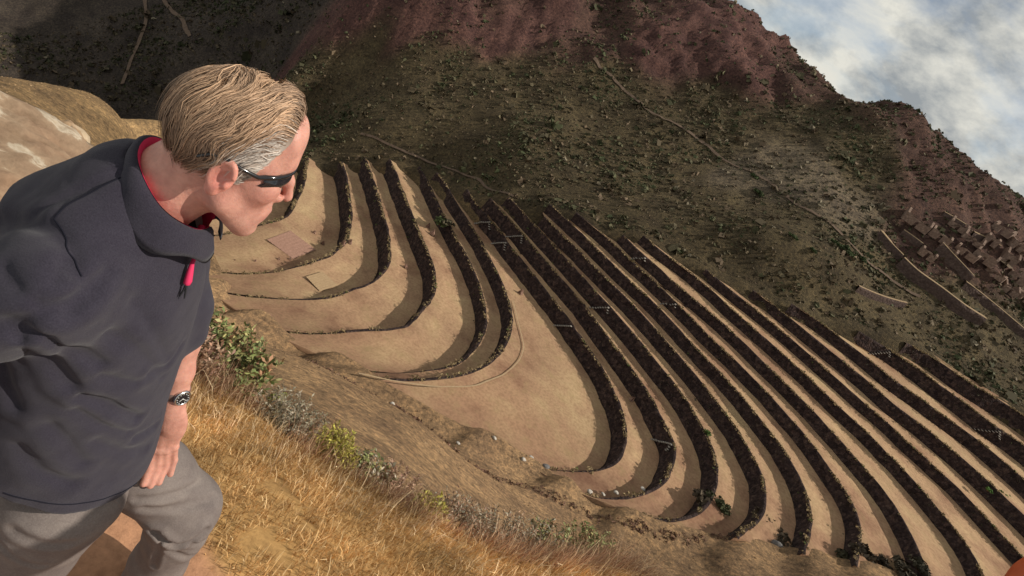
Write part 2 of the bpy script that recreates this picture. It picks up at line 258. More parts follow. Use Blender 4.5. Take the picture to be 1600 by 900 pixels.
 15: [(40.4,152.1,57.35,54.69),(44.9,150.8,57.35,54.69),(49.4,149.5,57.35,54.69),(53.8,148.7,57.35,54.69),(58.6,147.6,57.35,54.69),(63.2,146.1,57.35,54.69),(68.1,144.3,57.35,54.69),(72.4,142.0,57.35,54.69),(77.1,140.3,57.35,54.69),(81.2,138.4,57.35,54.69),(85.1,136.2,57.35,54.69),(89.2,134.9,57.35,54.69),(93.5,133.3,57.35,54.69),(96.7,130.1,57.35,54.69),(100.8,128.6,57.35,54.69),(104.0,126.3,57.35,54.69),(107.7,124.7,57.35,54.69),(110.7,121.5,57.35,54.69),(113.2,118.2,57.35,54.69),(115.8,115.0,57.35,54.69),(118.5,111.8,57.35,54.69),(121.1,108.6,57.35,54.69)],
 16: [(53.6,152.3,60.1,57.35),(58.6,152.5,60.15,57.35),(62.7,150.5,60.19,57.35),(67.3,149.2,60.23,57.35),(72.2,147.5,60.28,57.35),(76.5,145.8,60.33,57.35),(81.1,144.4,60.37,57.35),(85.5,143.0,60.42,57.35),(89.4,140.8,60.47,57.35),(93.5,138.4,60.52,57.35),(98.0,138.0,60.56,57.35),(102.4,137.2,60.61,57.35),(106.2,135.5,60.65,57.35),(110.2,134.2,60.7,57.35),(113.7,132.1,60.75,57.35),(116.8,129.7,60.8,57.35),(120.1,126.3,60.86,57.35),(123.5,123.4,60.92,57.35),(127.1,118.8,61.0,57.35)],
 17: [(63.4,152.2,63.04,60.13),(68.1,153.3,63.11,60.17),(71.6,152.8,63.17,60.2),(75.9,152.2,63.25,60.25),(79.8,150.4,63.33,60.29),(84.5,149.9,63.41,60.34),(88.5,147.8,63.5,60.39),(92.2,146.1,63.57,60.43),(96.7,145.7,63.66,60.48),(100.9,145.6,63.73,60.52),(106.3,144.6,63.84,60.57),(111.4,144.0,63.93,60.63),(116.6,143.1,64.04,60.69),(120.7,141.0,64.14,60.74),(126.2,137.1,64.29,60.83),(130.7,132.5,64.45,60.92),(134.5,127.9,64.6,61.0)],
 18: [(82.9,155.5,66.57,63.15),(87.8,155.9,66.73,63.24),(92.6,156.7,66.89,63.33),(97.3,156.5,67.06,63.42),(102.0,156.2,67.23,63.52),(105.7,153.9,67.41,63.62),(110.5,153.1,67.6,63.73),(116.1,151.2,67.85,63.87),(120.1,148.7,68.06,63.99),(125.5,148.8,68.26,64.1),(128.9,148.1,68.4,64.18),(135.5,144.0,68.78,64.39),(141.2,139.4,69.16,64.6)],
 19: [(96.5,160.3,70.25,66.58),(103.1,161.9,70.64,66.83),(107.2,161.3,70.95,67.01),(110.3,159.7,71.23,67.19),(113.4,158.2,71.51,67.36),(122.1,158.5,72.11,67.73),(129.7,157.8,72.68,68.08),(136.9,153.8,73.42,68.54),(144.1,146.6,74.43,69.16)],
}

def curve_points(k, n=260):
    """dense smooth samples of wall k's top line: x, y, z_top, z_bottom, far to near"""
    P = np.array(WALLS[k])
    a = P[0]+(P[0]-P[1])/np.linalg.norm((P[0]-P[1])[:2])*.8
    a[2:] = P[0, 2:]
    d = (P[-1]-P[-2])[:2]; d /= np.linalg.norm(d)
    b = P[-1].copy(); b[:2] += d*3.0
    P = np.vstack([a, P, b])
    for _ in range(2):       # Chaikin corner cutting
        Q = [P[0]]
        for i in range(len(P)-1):
            Q += [P[i]*.75+P[i+1]*.25, P[i]*.25+P[i+1]*.75]
        P = np.array(Q+[P[-1]])
    s = np.r_[0, np.cumsum(np.linalg.norm(np.diff(P[:, :2], axis=0), axis=1))]
    t = np.linspace(0, s[-1], n)
    R = np.stack([np.interp(t, s, P[:, i]) for i in range(4)], 1)
    R[:, :2] += (.22*fbm(np.c_[t/2.5, np.full(n, k*3.3), np.zeros(n)], 3, 61)[:, None])
    d = np.gradient(R[:, :2], axis=0); d /= np.linalg.norm(d, axis=1, keepdims=True)+1e-9
    down = np.stack([d[:, 1], -d[:, 0]], 1)      # towards the lower terrace
    return R, down
CURVES = {k: curve_points(k) for k in WALLS}

_cx = np.array(CONTROL)
def _tps_fit(P, z, lam=0.5):
    n = len(P)
    d2 = ((P[:, None]-P[None])**2).sum(-1)
    K = np.where(d2 > 0, 0.5*d2*np.log(np.maximum(d2, 1e-9)), 0) + lam*np.eye(n)
    A = np.concatenate([np.ones((n, 1)), P], 1)
    M = np.block([[K, A], [A.T, np.zeros((3, 3))]])
    return np.linalg.solve(M, np.r_[z, 0, 0, 0])
_tp = _cx[:, :2]/100.0
_tw = _tps_fit(_tp, _cx[:, 2], 0.0008)
def ground_smooth(x, y):
    x, y = np.asarray(x, float), np.asarray(y, float)
    sh = x.shape
    P = np.stack([x.ravel(), y.ravel()], 1)/100.0
    out = np.empty(len(P))
    for i in range(0, len(P), 20000):
        q = P[i:i+20000]
        d2 = ((q[:, None]-_tp[None])**2).sum(-1)
        out[i:i+20000] = (0.5*d2*np.log(np.maximum(d2, 1e-12)))@_tw[:len(_tp)] + _tw[-3] + q@_tw[-2:]
    return out.reshape(sh)

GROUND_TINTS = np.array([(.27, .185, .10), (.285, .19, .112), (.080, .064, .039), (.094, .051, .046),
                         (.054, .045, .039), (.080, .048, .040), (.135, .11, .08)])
_lb = np.array(LABELS)
def ground_kind(x, y):
    """soft weights of the seven ground kinds"""
    sh = x.shape
    P = np.stack([x.ravel(), y.ravel()], 1)
    P = P + 9.0*np.stack([fbm(np.c_[P/28.0, np.zeros(len(P))], 4, 3), fbm(np.c_[P/28.0, np.ones(len(P))*9], 4, 4)], 1)
    W = np.zeros((len(P), 7))
    for i in range(0, len(P), 40000):
        d2 = ((P[i:i+40000, None]-_lb[None, :, :2])**2).sum(-1)
        w = 1/(d2+20.0)**2.5
        for k in range(7):
            W[i:i+40000, k] = w[:, _lb[:, 2] == k].sum(1)
    W /= W.sum(1, keepdims=True)
    return W.reshape(sh+(7,))

def ground_detail(x, y, W):
    """relief added on top of the smooth ground"""
    r = np.hypot(x, y)
    p = np.stack([x, y, np.zeros_like(x)], -1)
    far = sstep(175, 215, r)
    d = far*(fbm(p/34.0, 5, 11)*4.0 + fbm(p/9.0, 4, 21)*1.1)
    # tilted rock strata on the cliffs
    q = np.stack([(x*.8+y*.6)/16.0, (-x*.6+y*.8)/46.0, np.zeros_like(x)], -1)
    rock = W[..., 3] + .7*W[..., 5]
    d = d + far*rock*(fbm(q, 5, 31, .55, True)*7.0+fbm(p/6.0, 3, 35, .6, True)*1.5)*sstep(205, 245, r)
    d = d + (1-far)*(fbm(p/12.0, 4, 41)*.7 + fbm(p/3.0, 3, 43)*.18)*sstep(15, 45, r)
    return d

NA, NR = 410, 800
_az = np.radians(np.linspace(-66, 62, NA))
_rr = np.exp(np.linspace(math.log(4.6), math.log(420.0), NR))
GA, GR = np.meshgrid(_az, _rr, indexing='ij')
GX, GY = GR*np.sin(GA), GR*np.cos(GA)
_NC = (251, 420)
_ca = np.radians(np.linspace(-66, 62, _NC[0])); _cr = np.exp(np.linspace(math.log(4.6), math.log(420.0), _NC[1]))
def _bil(C, a, r):
    u = (a-_ca[0])/(_ca[1]-_ca[0]); v = (np.log(r)-math.log(4.6))/(math.log(420.0)-math.log(4.6))*(_NC[1]-1)
    i = np.clip(u.astype(int), 0, _NC[0]-2); j = np.clip(v.astype(int), 0, _NC[1]-2)
    fu, fv = u-i, v-j
    if C.ndim == 3: fu, fv = fu[..., None], fv[..., None]
    return C[i, j]*(1-fu)*(1-fv)+C[i+1, j]*fu*(1-fv)+C[i, j+1]*(1-fu)*fv+C[i+1, j+1]*fu*fv
_CA, _CR = np.meshgrid(_ca, _cr, indexing='ij')
_CZ = ground_smooth(_CR*np.sin(_CA), _CR*np.cos(_CA))
# bed the ground under the terraces and lead it up to their rim
_R1, _d1 = CURVES[1]
_rim = [tuple(_R1[i, :2]+_d1[i]*np.interp(i, [0, 60, 120, 260], [8, 20, 27, 27])) for i in range(len(_R1)-8, -1, -6)]
_rim += [WALLS[k][0][:2] for k in range(2, 20)] + [w[:2] for w in WALLS[19][1:]] + [WALLS[k][-1][:2] for k in range(18, 1, -1)]
_rim = np.array(_rim)
def rim_distance(x, y):
    '''signed distance to the terraced area, negative inside'''
    p = np.stack([x.ravel(), y.ravel()], 1)
    best = np.full(len(p), 1e9); inside = np.zeros(len(p), bool)
    for a, b in zip(_rim, np.roll(_rim, -1, 0)):
        e = b-a; t = np.clip(((p-a)@e)/(e@e+1e-9), 0, 1)
        best = np.minimum(best, np.linalg.norm(p-a-t[:, None]*e, axis=1))
        c = (a[1] > p[:, 1]) != (b[1] > p[:, 1])
        xi = a[0]+(p[:, 1]-a[1])*e[0]/(e[1] if abs(e[1]) > 1e-9 else 1e-9)
        inside ^= c & (p[:, 0] < xi)
    return np.where(inside, -best, best).reshape(x.shape)
_cs = np.concatenate([CURVES[k][0][::4] for k in CURVES]); _cd = np.concatenate([CURVES[k][1][::4] for k in CURVES])
def tread_level(x, y):
    p = np.stack([x.ravel(), y.ravel()], 1); out = np.empty(len(p))
    for i in range(0, len(p), 20000):
        q = p[i:i+20000]
        j = ((q[:, None]-_cs[None, :, :2])**2).sum(-1).argmin(1)
        lower = ((q-_cs[j, :2])*_cd[j]).sum(1) > 0
        out[i:i+20000] = np.where(lower, _cs[j, 3], _cs[j, 2])
    return out.reshape(x.shape)
_sx, _sy = _CR*np.sin(_CA), _CR*np.cos(_CA)
_sd = rim_distance(_sx, _sy)
_sd = _sd+1.0*sstep(118, 135, _sy)+1.2*(1-sstep(118, 135, _sy))+1.8*sstep(118, 135, _sy)*sstep(0, -20, _sx)
_tl = tread_level(_sx, _sy)
_tb = _tl.copy()
for _ in range(6):
    _tb = (_tb+np.roll(_tb, 1, 0)+np.roll(_tb, -1, 0)+np.roll(_tb, 1, 1)+np.roll(_tb, -1, 1))/5
_in = _tl-2.2-np.clip(-_sd, 0, 6)*.5
_lead = np.exp(-(np.maximum(_sd-1.0, 0)/9.0)**2)
_ex = _CZ*(1-_lead)+(_tb+.9+1.6*sstep(145, 160, _sy)*sstep(60, 85, _sx))*_lead
_CZ = np.where(_sd < -1.5, _in, np.where(_sd > 1.5, _ex, _in+(_ex-_in)*(_sd+1.5)/3.0))
_CW = ground_kind(_CR*np.sin(_CA), _CR*np.cos(_CA))
def ground(x, y):
    x, y = np.asarray(x, float), np.asarray(y, float)
    a, r = np.arctan2(x, y), np.maximum(np.hypot(x, y), 4.6)
    a = np.clip(a, _ca[0], _ca[-1]-1e-6); r = np.minimum(r, 419.9)
    W = _bil(_CW, a, r)
    return _bil(_CZ, a, r) + ground_detail(x, y, W), W

GZ, GW = ground(GX, GY)
p3 = np.stack([GX, GY, GZ], -1)
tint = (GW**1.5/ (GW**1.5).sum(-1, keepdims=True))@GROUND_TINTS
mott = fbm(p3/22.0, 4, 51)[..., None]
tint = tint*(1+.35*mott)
m_ground = Mat('dry_ground', 0.95, 0.1)
_n = m_ground.noise(1.1, 10, 0.86)
_n2 = m_ground.noise(0.13, 6, 0.6)
_v = m_ground.ramp(_n, [(.36, (.30, .29, .31)), (.50, (.92, .92, .92)), (.64, (2.0, 1.85, 1.6))])
_c = m_ground.mix(m_ground.attr(), _v, 1.0, 'MULTIPLY')
_v2 = m_ground.ramp(_n2, [(.35, (.72, .70, .72)), (.65, (1.25, 1.22, 1.15))])
_c = m_ground.mix(_c, _v2, 1.0, 'MULTIPLY')
m_ground.color(_c)
m_ground.bump(_n, 0.9, 0.5)
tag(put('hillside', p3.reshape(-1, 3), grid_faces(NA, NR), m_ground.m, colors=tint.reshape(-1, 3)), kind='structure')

# ------------------------------------------------------------------ terraces and their walls
m_tread = Mat('terrace_grass', 0.95, 0.1)
_n = m_tread.noise(1.6, 8, 0.65)
_n2 = m_tread.noise(0.09, 5, 0.6)
_n3 = m_tread.noise(7.0, 4, 0.6)
_c = m_tread.ramp(_n2, [(.34, (.25, .145, .090)), (.47, (.34, .215, .130)), (.56, (.375, .246, .145)), (.68, (.42, .295, .168))])
_v = m_tread.ramp(_n, [(.3, (.72, .70, .68)), (.55, (1, 1, 1)), (.75, (1.16, 1.14, 1.1))])
_c = m_tread.mix(_c, _v, 1.0, 'MULTIPLY')
_c = m_tread.mix(_c, m_tread.attr(), 1.0, 'MULTIPLY')
_g = m_tread.ramp(m_tread.noise(.22, 6, .7), [(.52, 0.0), (.70, 0.55)])
_c = m_tread.mix(_c, (.29, .21, .108), _g)
m_tread.color(_c)
m_tread.bump(_n3, 0.5, 0.15)

m_wall = Mat('terrace_stone', 0.95, 0.1)
_vv = m_wall.voronoi(1.9)
_n = m_wall.noise(1.3, 6, 0.7)
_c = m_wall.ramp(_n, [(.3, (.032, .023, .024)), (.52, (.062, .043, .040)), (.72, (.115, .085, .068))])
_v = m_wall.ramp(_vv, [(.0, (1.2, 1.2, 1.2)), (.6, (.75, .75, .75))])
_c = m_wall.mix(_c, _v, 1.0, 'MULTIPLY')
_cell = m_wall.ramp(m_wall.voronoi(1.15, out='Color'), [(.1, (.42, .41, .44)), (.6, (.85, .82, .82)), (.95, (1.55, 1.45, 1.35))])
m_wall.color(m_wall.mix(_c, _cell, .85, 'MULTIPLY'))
m_wall.bump(_vv, 0.8, 0.2)

def base_line(k):
    R, dn = CURVES[k]
    h = R[:, 2]-R[:, 3]
    return np.c_[R[:, :2]+dn*(.26*h)[:, None], R[:, 3]]

def tread_sheet(front, back, k, rows=14):
    v = np.linspace(0, 1, rows)
    P = front[:, None]*(1-v)[None, :, None]+back[:, None]*v[None, :, None]
    n = fbm(P/7.0, 4, 70+k)
    e = np.sin(np.pi*v)[None, :]
    P[..., 2] += n*.28*e - .04
    # gentle rise of soil towards the wall behind
    P[..., 2] += .35*sstep(.75, 1, v)[None, :]
    t = 1+.16*fbm(P/16.0, 4, 90+k)[..., None]*np.array([1, 1, .9])
    wide = np.linalg.norm(front[:, :2]-back[:, :2], axis=1)[:, None, None]
    pale = np.exp(-((v[None, :, None]-.22)*wide/1.0-1.2)**2*1.5)*.10*(wide > 8)   # trodden line
    t = t + pale
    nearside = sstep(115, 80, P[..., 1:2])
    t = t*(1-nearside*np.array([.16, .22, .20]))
    return P, t

def make_tread(k, front, back):
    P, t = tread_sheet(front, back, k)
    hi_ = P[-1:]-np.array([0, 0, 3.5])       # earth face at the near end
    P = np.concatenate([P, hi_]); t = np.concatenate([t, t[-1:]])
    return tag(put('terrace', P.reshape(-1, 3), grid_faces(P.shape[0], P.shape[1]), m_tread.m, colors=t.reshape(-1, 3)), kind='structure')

for k in range(0, 20):
    if k == 0:
        R, dn = CURVES[1]
        b = base_line(1)
        f = np.c_[b[:, :2]+dn*np.interp(np.arange(len(b)), [0, 60, 120, 260], [9, 22, 30, 30])[:, None], b[:, 2]-.8]
        make_tread(0, f, b)
    elif k == 19:
        R, dn = CURVES[19]
        make_tread(19, R[:, :3], np.c_[R[:, :2]-dn*2.2, R[:, 2]+.1])
    else:
        make_tread(k, CURVES[k][0][:, :3], base_line(k+1))

ORD = ['', 'lowest', 'second lowest', 'third lowest', 'fourth lowest', 'fifth', 'sixth', 'seventh', 'eighth', 'ninth', 'tenth', 'eleventh', 'twelfth',
       'thirteenth', 'fourteenth', 'fifteenth', 'fourth highest', 'third highest', 'second highest', 'topmost']
WALL_NOTE = {1: 'lowest dark terrace wall, curling behind the mouth and chin of the man',
             2: 'second lowest terrace wall, curling round the pinkish tilled plot',
             3: 'third lowest terrace wall, between the pinkish plot and the ragged bend',
             4: 'fourth lowest terrace wall with a ragged collapsed bend at its near end',
             5: 'fifth lowest terrace wall, broken by a green bush halfway along',
             6: 'sixth lowest terrace wall, hugging the fifth along a very narrow strip',
             7: 'seventh lowest terrace wall, closing off the widest bare terrace on its right'}
for k in CURVES:
    R, dn = CURVES[k]
    b = base_line(k)
    rows = 8
    v = np.linspace(0, 1, rows)
    bot = b.copy(); bot[:, 2] -= .35
    top = R[:, :3].copy(); top[:, 2] += .06
    P = bot[:, None]*(1-v)[None, :, None]+top[:, None]*v[None, :, None]
    h = (R[:, 2]-R[:, 3])[:, None]
    nz = fbm(P/1.6, 4, 110+k)*.30*np.clip(h/2, 0, 1)*(1-v[None, :]**6*.6)
    P[..., :2] += dn[:, None]*nz[..., None]
    # coping: the top turns back onto the terrace
    cope = top.copy(); cope[:, :2] -= dn*.6; cope[:, 2] += .03-.12
    P = np.concatenate([P, cope[:, None]], 1)
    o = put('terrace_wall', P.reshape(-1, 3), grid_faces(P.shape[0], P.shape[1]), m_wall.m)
    note = WALL_NOTE.get(k, '%s terrace wall counted upward from the lowest, a long dark band of stone' % ORD[k] if k < 16 else '%s terrace wall, a long dark stone band near the scrub slope' % ORD[k])
    tag(o, note, 'wall', 'dark stone walls of the terraces', 'thing')

# ------------------------------------------------------------------ far vegetation, ruins and things on the terraces
def leaf_cloud(centers, radii, heights, n, size, tints, seed, flat=0.75, shell=0.45):
    """leaf-sized quads spread through blobs: returns verts, faces, colours"""
    r = np.random.default_rng(seed)
    m = len(centers)
    d = r.normal(size=(m, n, 3)); d /= np.linalg.norm(d, axis=-1, keepdims=True)
    d[..., 2] = np.abs(d[..., 2])
    rad = shell+(1-shell)*r.random((m, n, 1))**.6
    c = centers[:, None]+d*rad*np.stack([radii, radii, heights], -1)[:, None]
    nrm = d+r.normal(size=(m, n, 3))*.7
    nrm /= np.linalg.norm(nrm, axis=-1, keepdims=True)
    t = np.cross(nrm, r.normal(size=(m, n, 3))); t /= np.linalg.norm(t, axis=-1, keepdims=True)+1e-9
    b = np.cross(nrm, t)
    s = (size*radii[:, None]*(.6+.8*r.random((m, n))))[..., None]
    q = np.stack([c-t*s-b*s*flat, c+t*s-b*s*.5*flat, c+t*s*.8+b*s*flat, c-t*s*.7+b*s*.8*flat], 2)
    col = tints[:, None]*(.65+.7*r.random((m, n, 1)))
    V = q.reshape(-1, 3)
    F = np.arange(len(V)).reshape(-1, 4)
    C = np.repeat(col.reshape(-1, 3), 4, 0)
    return V, F, C

m_leaf = Mat('leaf', 0.8, 0.15)
m_leaf.color(m_leaf.attr())
m_bark = Mat('dry_stem', 0.9, 0.1).color((.16, .10, .065))

# scrub over the whole slope: far too many to count
N = 48000
a = np.radians(rng.uniform(-52, 42, N*3)); rr_ = np.sqrt(rng.uniform(150**2, 345**2, N*3))
sx, sy = rr_*np.sin(a), rr_*np.cos(a)
sz, sw = ground(sx, sy)
dens = .95*sw[:, 2]+.10*sw[:, 3]+.8*sw[:, 4]+.55*sw[:, 5]+.55*sw[:, 6]
patch = fbm(np.c_[sx/14, sy/14, np.zeros(len(sx))], 4, 141)
dens *= .25+.75*sstep(-.35, .35, patch+.1)
ok = (rng.random(len(sx)) < dens) & (rim_distance(sx, sy) > 2.5)
sx, sy, sz, sw, patch = [q[ok][:N] for q in (sx, sy, sz, sw, patch)]
m = len(sx)
rad = rng.lognormal(-1.12, .55, m)*(1+.25*sw[:, 4])
gr = np.clip(.46+patch*.9+rng.normal(0, .34, m), 0, 1)[:, None]
tin = (1-gr)*np.array([.135, .098, .064])+gr*np.array([.062, .070, .034])
tin = tin*(1-.35*sw[:, 4:5])
pale = (rng.random((m, 1)) < (.015+.30*sw[:, 6:7]))
tin = np.where(pale, np.array([.19, .16, .11]), tin)
V, F, Cc = leaf_cloud(np.c_[sx, sy, sz-.15], rad, rad*.85, 6, .62, tin, 5)
tag(put('scrub', V, F, m_leaf.m, smooth=False, colors=Cc), 'low dry and green scrub covering the mountain slope', 'scrub', kind='stuff')

# ragged grass tufts along the edges of the terraces
ex, ey, ez, et = [], [], [], []
for k in CURVES:
    R, dn = CURVES[k]
    n = 620
    i = rng.integers(2, len(R)-2, n)
    f = rng.random(n)[:, None]
    P = R[i]*(1-f)+R[np.minimum(i+1, len(R)-1)]*f
    keep = fbm(np.c_[P[:, :2]/4.0, np.full(n, k)], 3, 150) > -.12
    off = rng.normal(.05, .28, n)
    w = rng.random(n) < .12                    # some hang lower on the wall
    hfrac = np.where(w, rng.random(n)*.8, 1.0)
    pos = P[:, :2]+dn[i]*(off+(1-hfrac)*.26*(P[:, 2]-P[:, 3]))[:, None]
    z = P[:, 3]+(P[:, 2]-P[:, 3])*hfrac
    ex.append(np.c_[pos, z][keep]); et.append(w[keep])
ex = np.concatenate(ex); ew = np.concatenate(et)
m = len(ex)
tin = np.where(ew[:, None], np.array([.060, .050, .034]), np.array([.25, .185, .10]))*(.7+.6*rng.random((m, 1)))
tin = np.where(rng.random((m, 1)) < .05, np.array([.10, .13, .04]), tin)
rad = rng.uniform(.15, .42, m)
V, F, Cc = leaf_cloud(ex, rad, rad*1.15, 7, .45, tin, 6, .5, .2)
tag(put('edge_grass', V, F, m_leaf.m, smooth=False, colors=Cc), 'dry grass tufts fringing the tops of the terrace walls', 'grass', kind='stuff')

def tube(pts, rads, sides=5):
    pts = np.asarray(pts, float); n = len(pts)
    d = np.gradient(pts, axis=0); d /= np.linalg.norm(d, axis=1, keepdims=True)+1e-9
    ref = np.where(np.abs(d[:, 2:3]) < .9, np.array([[0, 0, 1.0]]), np.array([[1.0, 0, 0]]))
    u = np.cross(d, ref); u /= np.linalg.norm(u, axis=1, keepdims=True)+1e-9
    v = np.cross(d, u)
    th = np.linspace(0, 2*np.pi, sides, endpoint=False)
    ring = pts[:, None]+np.asarray(rads)[:, None, None]*(np.cos(th)[None, :, None]*u[:, None]+np.sin(th)[None, :, None]*v[:, None])
    V = ring.reshape(-1, 3)
    i = np.arange(n-1)[:, None]*sides+np.arange(sides)[None]
    j = np.arange(n-1)[:, None]*sides+(np.arange(sides)[None]+1) % sides
    F = np.stack([i, j, j+sides, i+sides], -1).reshape(-1, 4)
    return V, F

def join(parts):
    Vs, Fs, Cs, o = [], [], [], 0
    for p in parts:
        Vs.append(p[0]); Fs.append(p[1]+o); o += len(p[0])
        if len(p) > 2: Cs.append(p[2])
    return np.concatenate(Vs), np.concatenate(Fs), (np.concatenate(Cs) if Cs else None)

def far_bush(label, loc, rad, hgt, tint, seed, n=260, group='bushes on the far slopes'):
    root = link_obj('bush', None); root.location = loc
    r = np.random.default_rng(seed)
    cl = r.normal(0, .42, (7, 3))*np.array([rad, rad, 0])+np.array([0, 0, hgt*.25])
    cr_ = rad*r.uniform(.4, .75, 7)
    t = np.array(tint)[None]*(.7+.6*r.random((7, 1)))
    V, F, C_ = leaf_cloud(cl, cr_, cr_*hgt/rad, n//7, .26, t, seed, .7, .3)
    put('foliage', V, F, m_leaf.m, root, False, C_)
    st = [tube([(0, 0, -.3), tuple(c*.5), tuple(c+np.array([0, 0, cr_[i]*.4]))], [.07, .05, .02]) for i, c in enumerate(cl)]
    V, F, _ = join(st)
    put('stem', V, F, m_bark.m, root)
    return tag(root, label, 'bush', group)

BUSHES = [((52.1, 91.2, 37.6), 2.4, 2.2, (.075, .058, .04), 'large dark bush at the near end of the ninth terrace wall'),
 ((55.7, 90.0, 39.4), 1.9, 1.8, (.055, .06, .03), 'olive bush just right of the large dark bush by the ninth wall'),
 ((63.1, 91.0, 41.0), 2.4, 2.3, (.09, .07, .045), 'brown bush closing the near end of the tenth terrace wall'),
 ((70.7, 89.3, 44.2), 2.2, 1.8, (.055, .055, .03), 'dark green bush at the near end of the eleventh terrace wall'),
 ((80.0, 90.2, 48.2), 2.4, 1.8, (.06, .045, .03), 'dark brown bush at the near end of the twelfth terrace wall'),
 ((83.1, 90.6, 48.9), 1.7, 1.4, (.05, .04, .028), 'smaller dark bush to the right of the twelfth wall end'),
 ((26.8, 76.7, 31.7), .7, .7, (.05, .065, .028), 'tiny dark green bush alone below the eighth wall end'),
 ((53.8, 80.5, 37.8), 1.3, 1.1, (.05, .055, .03), 'small dark bush on the brown slope below the big bushes'),
 ((-28.2, 151.0, 23.2), 2.6, 2.4, (.06, .075, .03), 'green bush breaking through the fifth terrace wall'),
 ((-25.8, 151.9, 24.3), 1.6, 1.6, (.075, .065, .04), 'brownish bush right behind the green one on the fifth wall'),
 ((53.1, 110.1, 39.4), 1.0, 1.2, (.07, .11, .03), 'bright green plant on the edge of the ninth terrace wall'),
 ((115.0, 127.1, 60.0), 1.0, .8, (.06, .12, .025), 'left one of two bright green plants on a high terrace'),
 ((120.6, 130.1, 60.2), 1.3, .9, (.06, .12, .025), 'right one of two bright green plants on a high terrace'),
 ((66.5, 88.0, 42.2), 1.9, 1.6, (.08, .06, .04), 'brown bush between the tenth and eleventh wall ends'), ((76.0, 88.5, 46.4), 2.0, 1.5, (.055, .05, .03), 'dark bush between the eleventh and twelfth wall ends'),
 ((86.5, 91.0, 50.0), 2.0, 1.6, (.055, .045, .03), 'dark bush between the twelfth and thirteenth wall ends'),
 ((90.1, 92.7, 51.2), 1.8, 1.5, (.05, .045, .03), 'dark bush at the near end of the thirteenth terrace wall')]
for i, (loc, ra, hg, ti, lb) in enumerate(BUSHES):
    far_bush(lb, loc, ra, hg, ti, 300+i)
for i, (x, y, ra, lb) in enumerate([(46.6, 193.1, 1.7, 'round green bush just below the diagonal trail, lower of a pair'), (43.6, 200.4, 1.5, 'round green bush just below the diagonal trail, upper of a pair'),
                               (72.2, 175.6, 2.2, 'largest green bush beside the lower end of the diagonal trail'), (68.4, 175.2, 1.5, 'green bush left of the largest one by the trail'),
                               (79.3, 179.2, 1.6, 'green bush right of the largest one by the trail'), (62.0, 166.9, 1.3, 'small green bush above the sixteenth terrace wall'),
                               (55.8, 168.3, 1.2, 'small green bush at the left edge of the pale scree')]):
    z = float(ground(np.array(x), np.array(y))[0])
    far_bush(lb, (x, y, z-.1), ra, ra*.95, (.05, .068, .026), 340+i)

# ---- strips laid on the ground: trails
def strip(name, pts, width, mat, lift=.25, conform=True, wob=.4):
    P = np.array(pts, float)
    s = np.r_[0, np.cumsum(np.linalg.norm(np.diff(P[:, :2], axis=0), axis=1))]
    n = max(12, int(s[-1]/1.2)); t = np.linspace(0, s[-1], n)
    Q = np.stack([np.interp(t, s, P[:, i]) for i in range(P.shape[1])], 1)
    for _ in range(6): Q[1:-1] = (Q[:-2]+2*Q[1:-1]+Q[2:])/4
    d = np.gradient(Q[:, :2], axis=0); d /= np.linalg.norm(d, axis=1, keepdims=True)
    nn = np.stack([-d[:, 1], d[:, 0]], 1)
    Q[:, :2] += nn*(fbm(np.c_[t/6, np.zeros(n), np.zeros(n)+len(pts)], 3, 160)*wob)[:, None]
    w = width*(1+.35*fbm(np.c_[t/3, np.zeros(n)+5, np.zeros(n)], 3, 161))
    rows = []
    for u in (-.5, -.17, .17, .5):
        xy = Q[:, :2]+nn*(u*w)[:, None]
        z = ground(xy[:, 0], xy[:, 1])[0]+lift if conform else Q[:, 2]+.02
        rows.append(np.c_[xy, z])
    V = np.stack(rows, 1)
    return tag(put(name, V.reshape(-1, 3), grid_faces(n, 4), mat), kind='structure')
m_trail = Mat('trail_soil', 0.95, 0.1)
m_trail.color(m_trail.ramp(m_trail.noise(1.1, 5), [(.3, (.10, .068, .050)), (.7, (.165, .118, .086))]))
m_pale = Mat('trodden_grass_and_lit_tops', 0.95, 0.1)  # footpath grass; also the pale colour of the sunlit ruin wall tops
m_pale.color(m_pale.ramp(m_pale.noise(1.5, 5), [(.3, (.29, .205, .125)), (.7, (.37, .27, .165))]))
strip('trail', [(-24.5, 233.9), (-12.9, 230.6), (8.3, 219.5), (26.2, 215.1), (44.0, 203.2), (56.8, 191.3), (75.5, 180.8), (87.9, 181.2), (99.1, 179.6)], .85, m_trail.m, .4)
strip('trail', [(-74.3, 184.3), (-61.8, 182.2), (-50.6, 180.3), (-41.9, 177.3), (-29.6, 171.5), (-15.2, 161.1)], 0.6, m_trail.m, .35)
strip('trail', [(-234.7, 261.7), (-221.1, 250.8), (-209.3, 233.5), (-201.1, 222.1)], 1.3, m_trail.m, .7)
strip('trail', [(-225.8, 263.1), (-206.5, 255.2), (-193.2, 245.2)], 1.3, m_trail.m, .7)
strip('footpath', [(-13.5, 76.4, 28.0), (-7.4, 80.3, 28.0), (-1.1, 84.9, 28.0), (5.0, 91.8, 28.0), (9.1, 100.3, 28.0), (11.0, 108.4, 28.0), (10.5, 114.2, 28.0), (8.0, 119.2, 28.0), (4.5, 125.4, 28.0), (2.2, 130.1, 28.0)], 0.3, m_pale.m, conform=False, wob=.25)

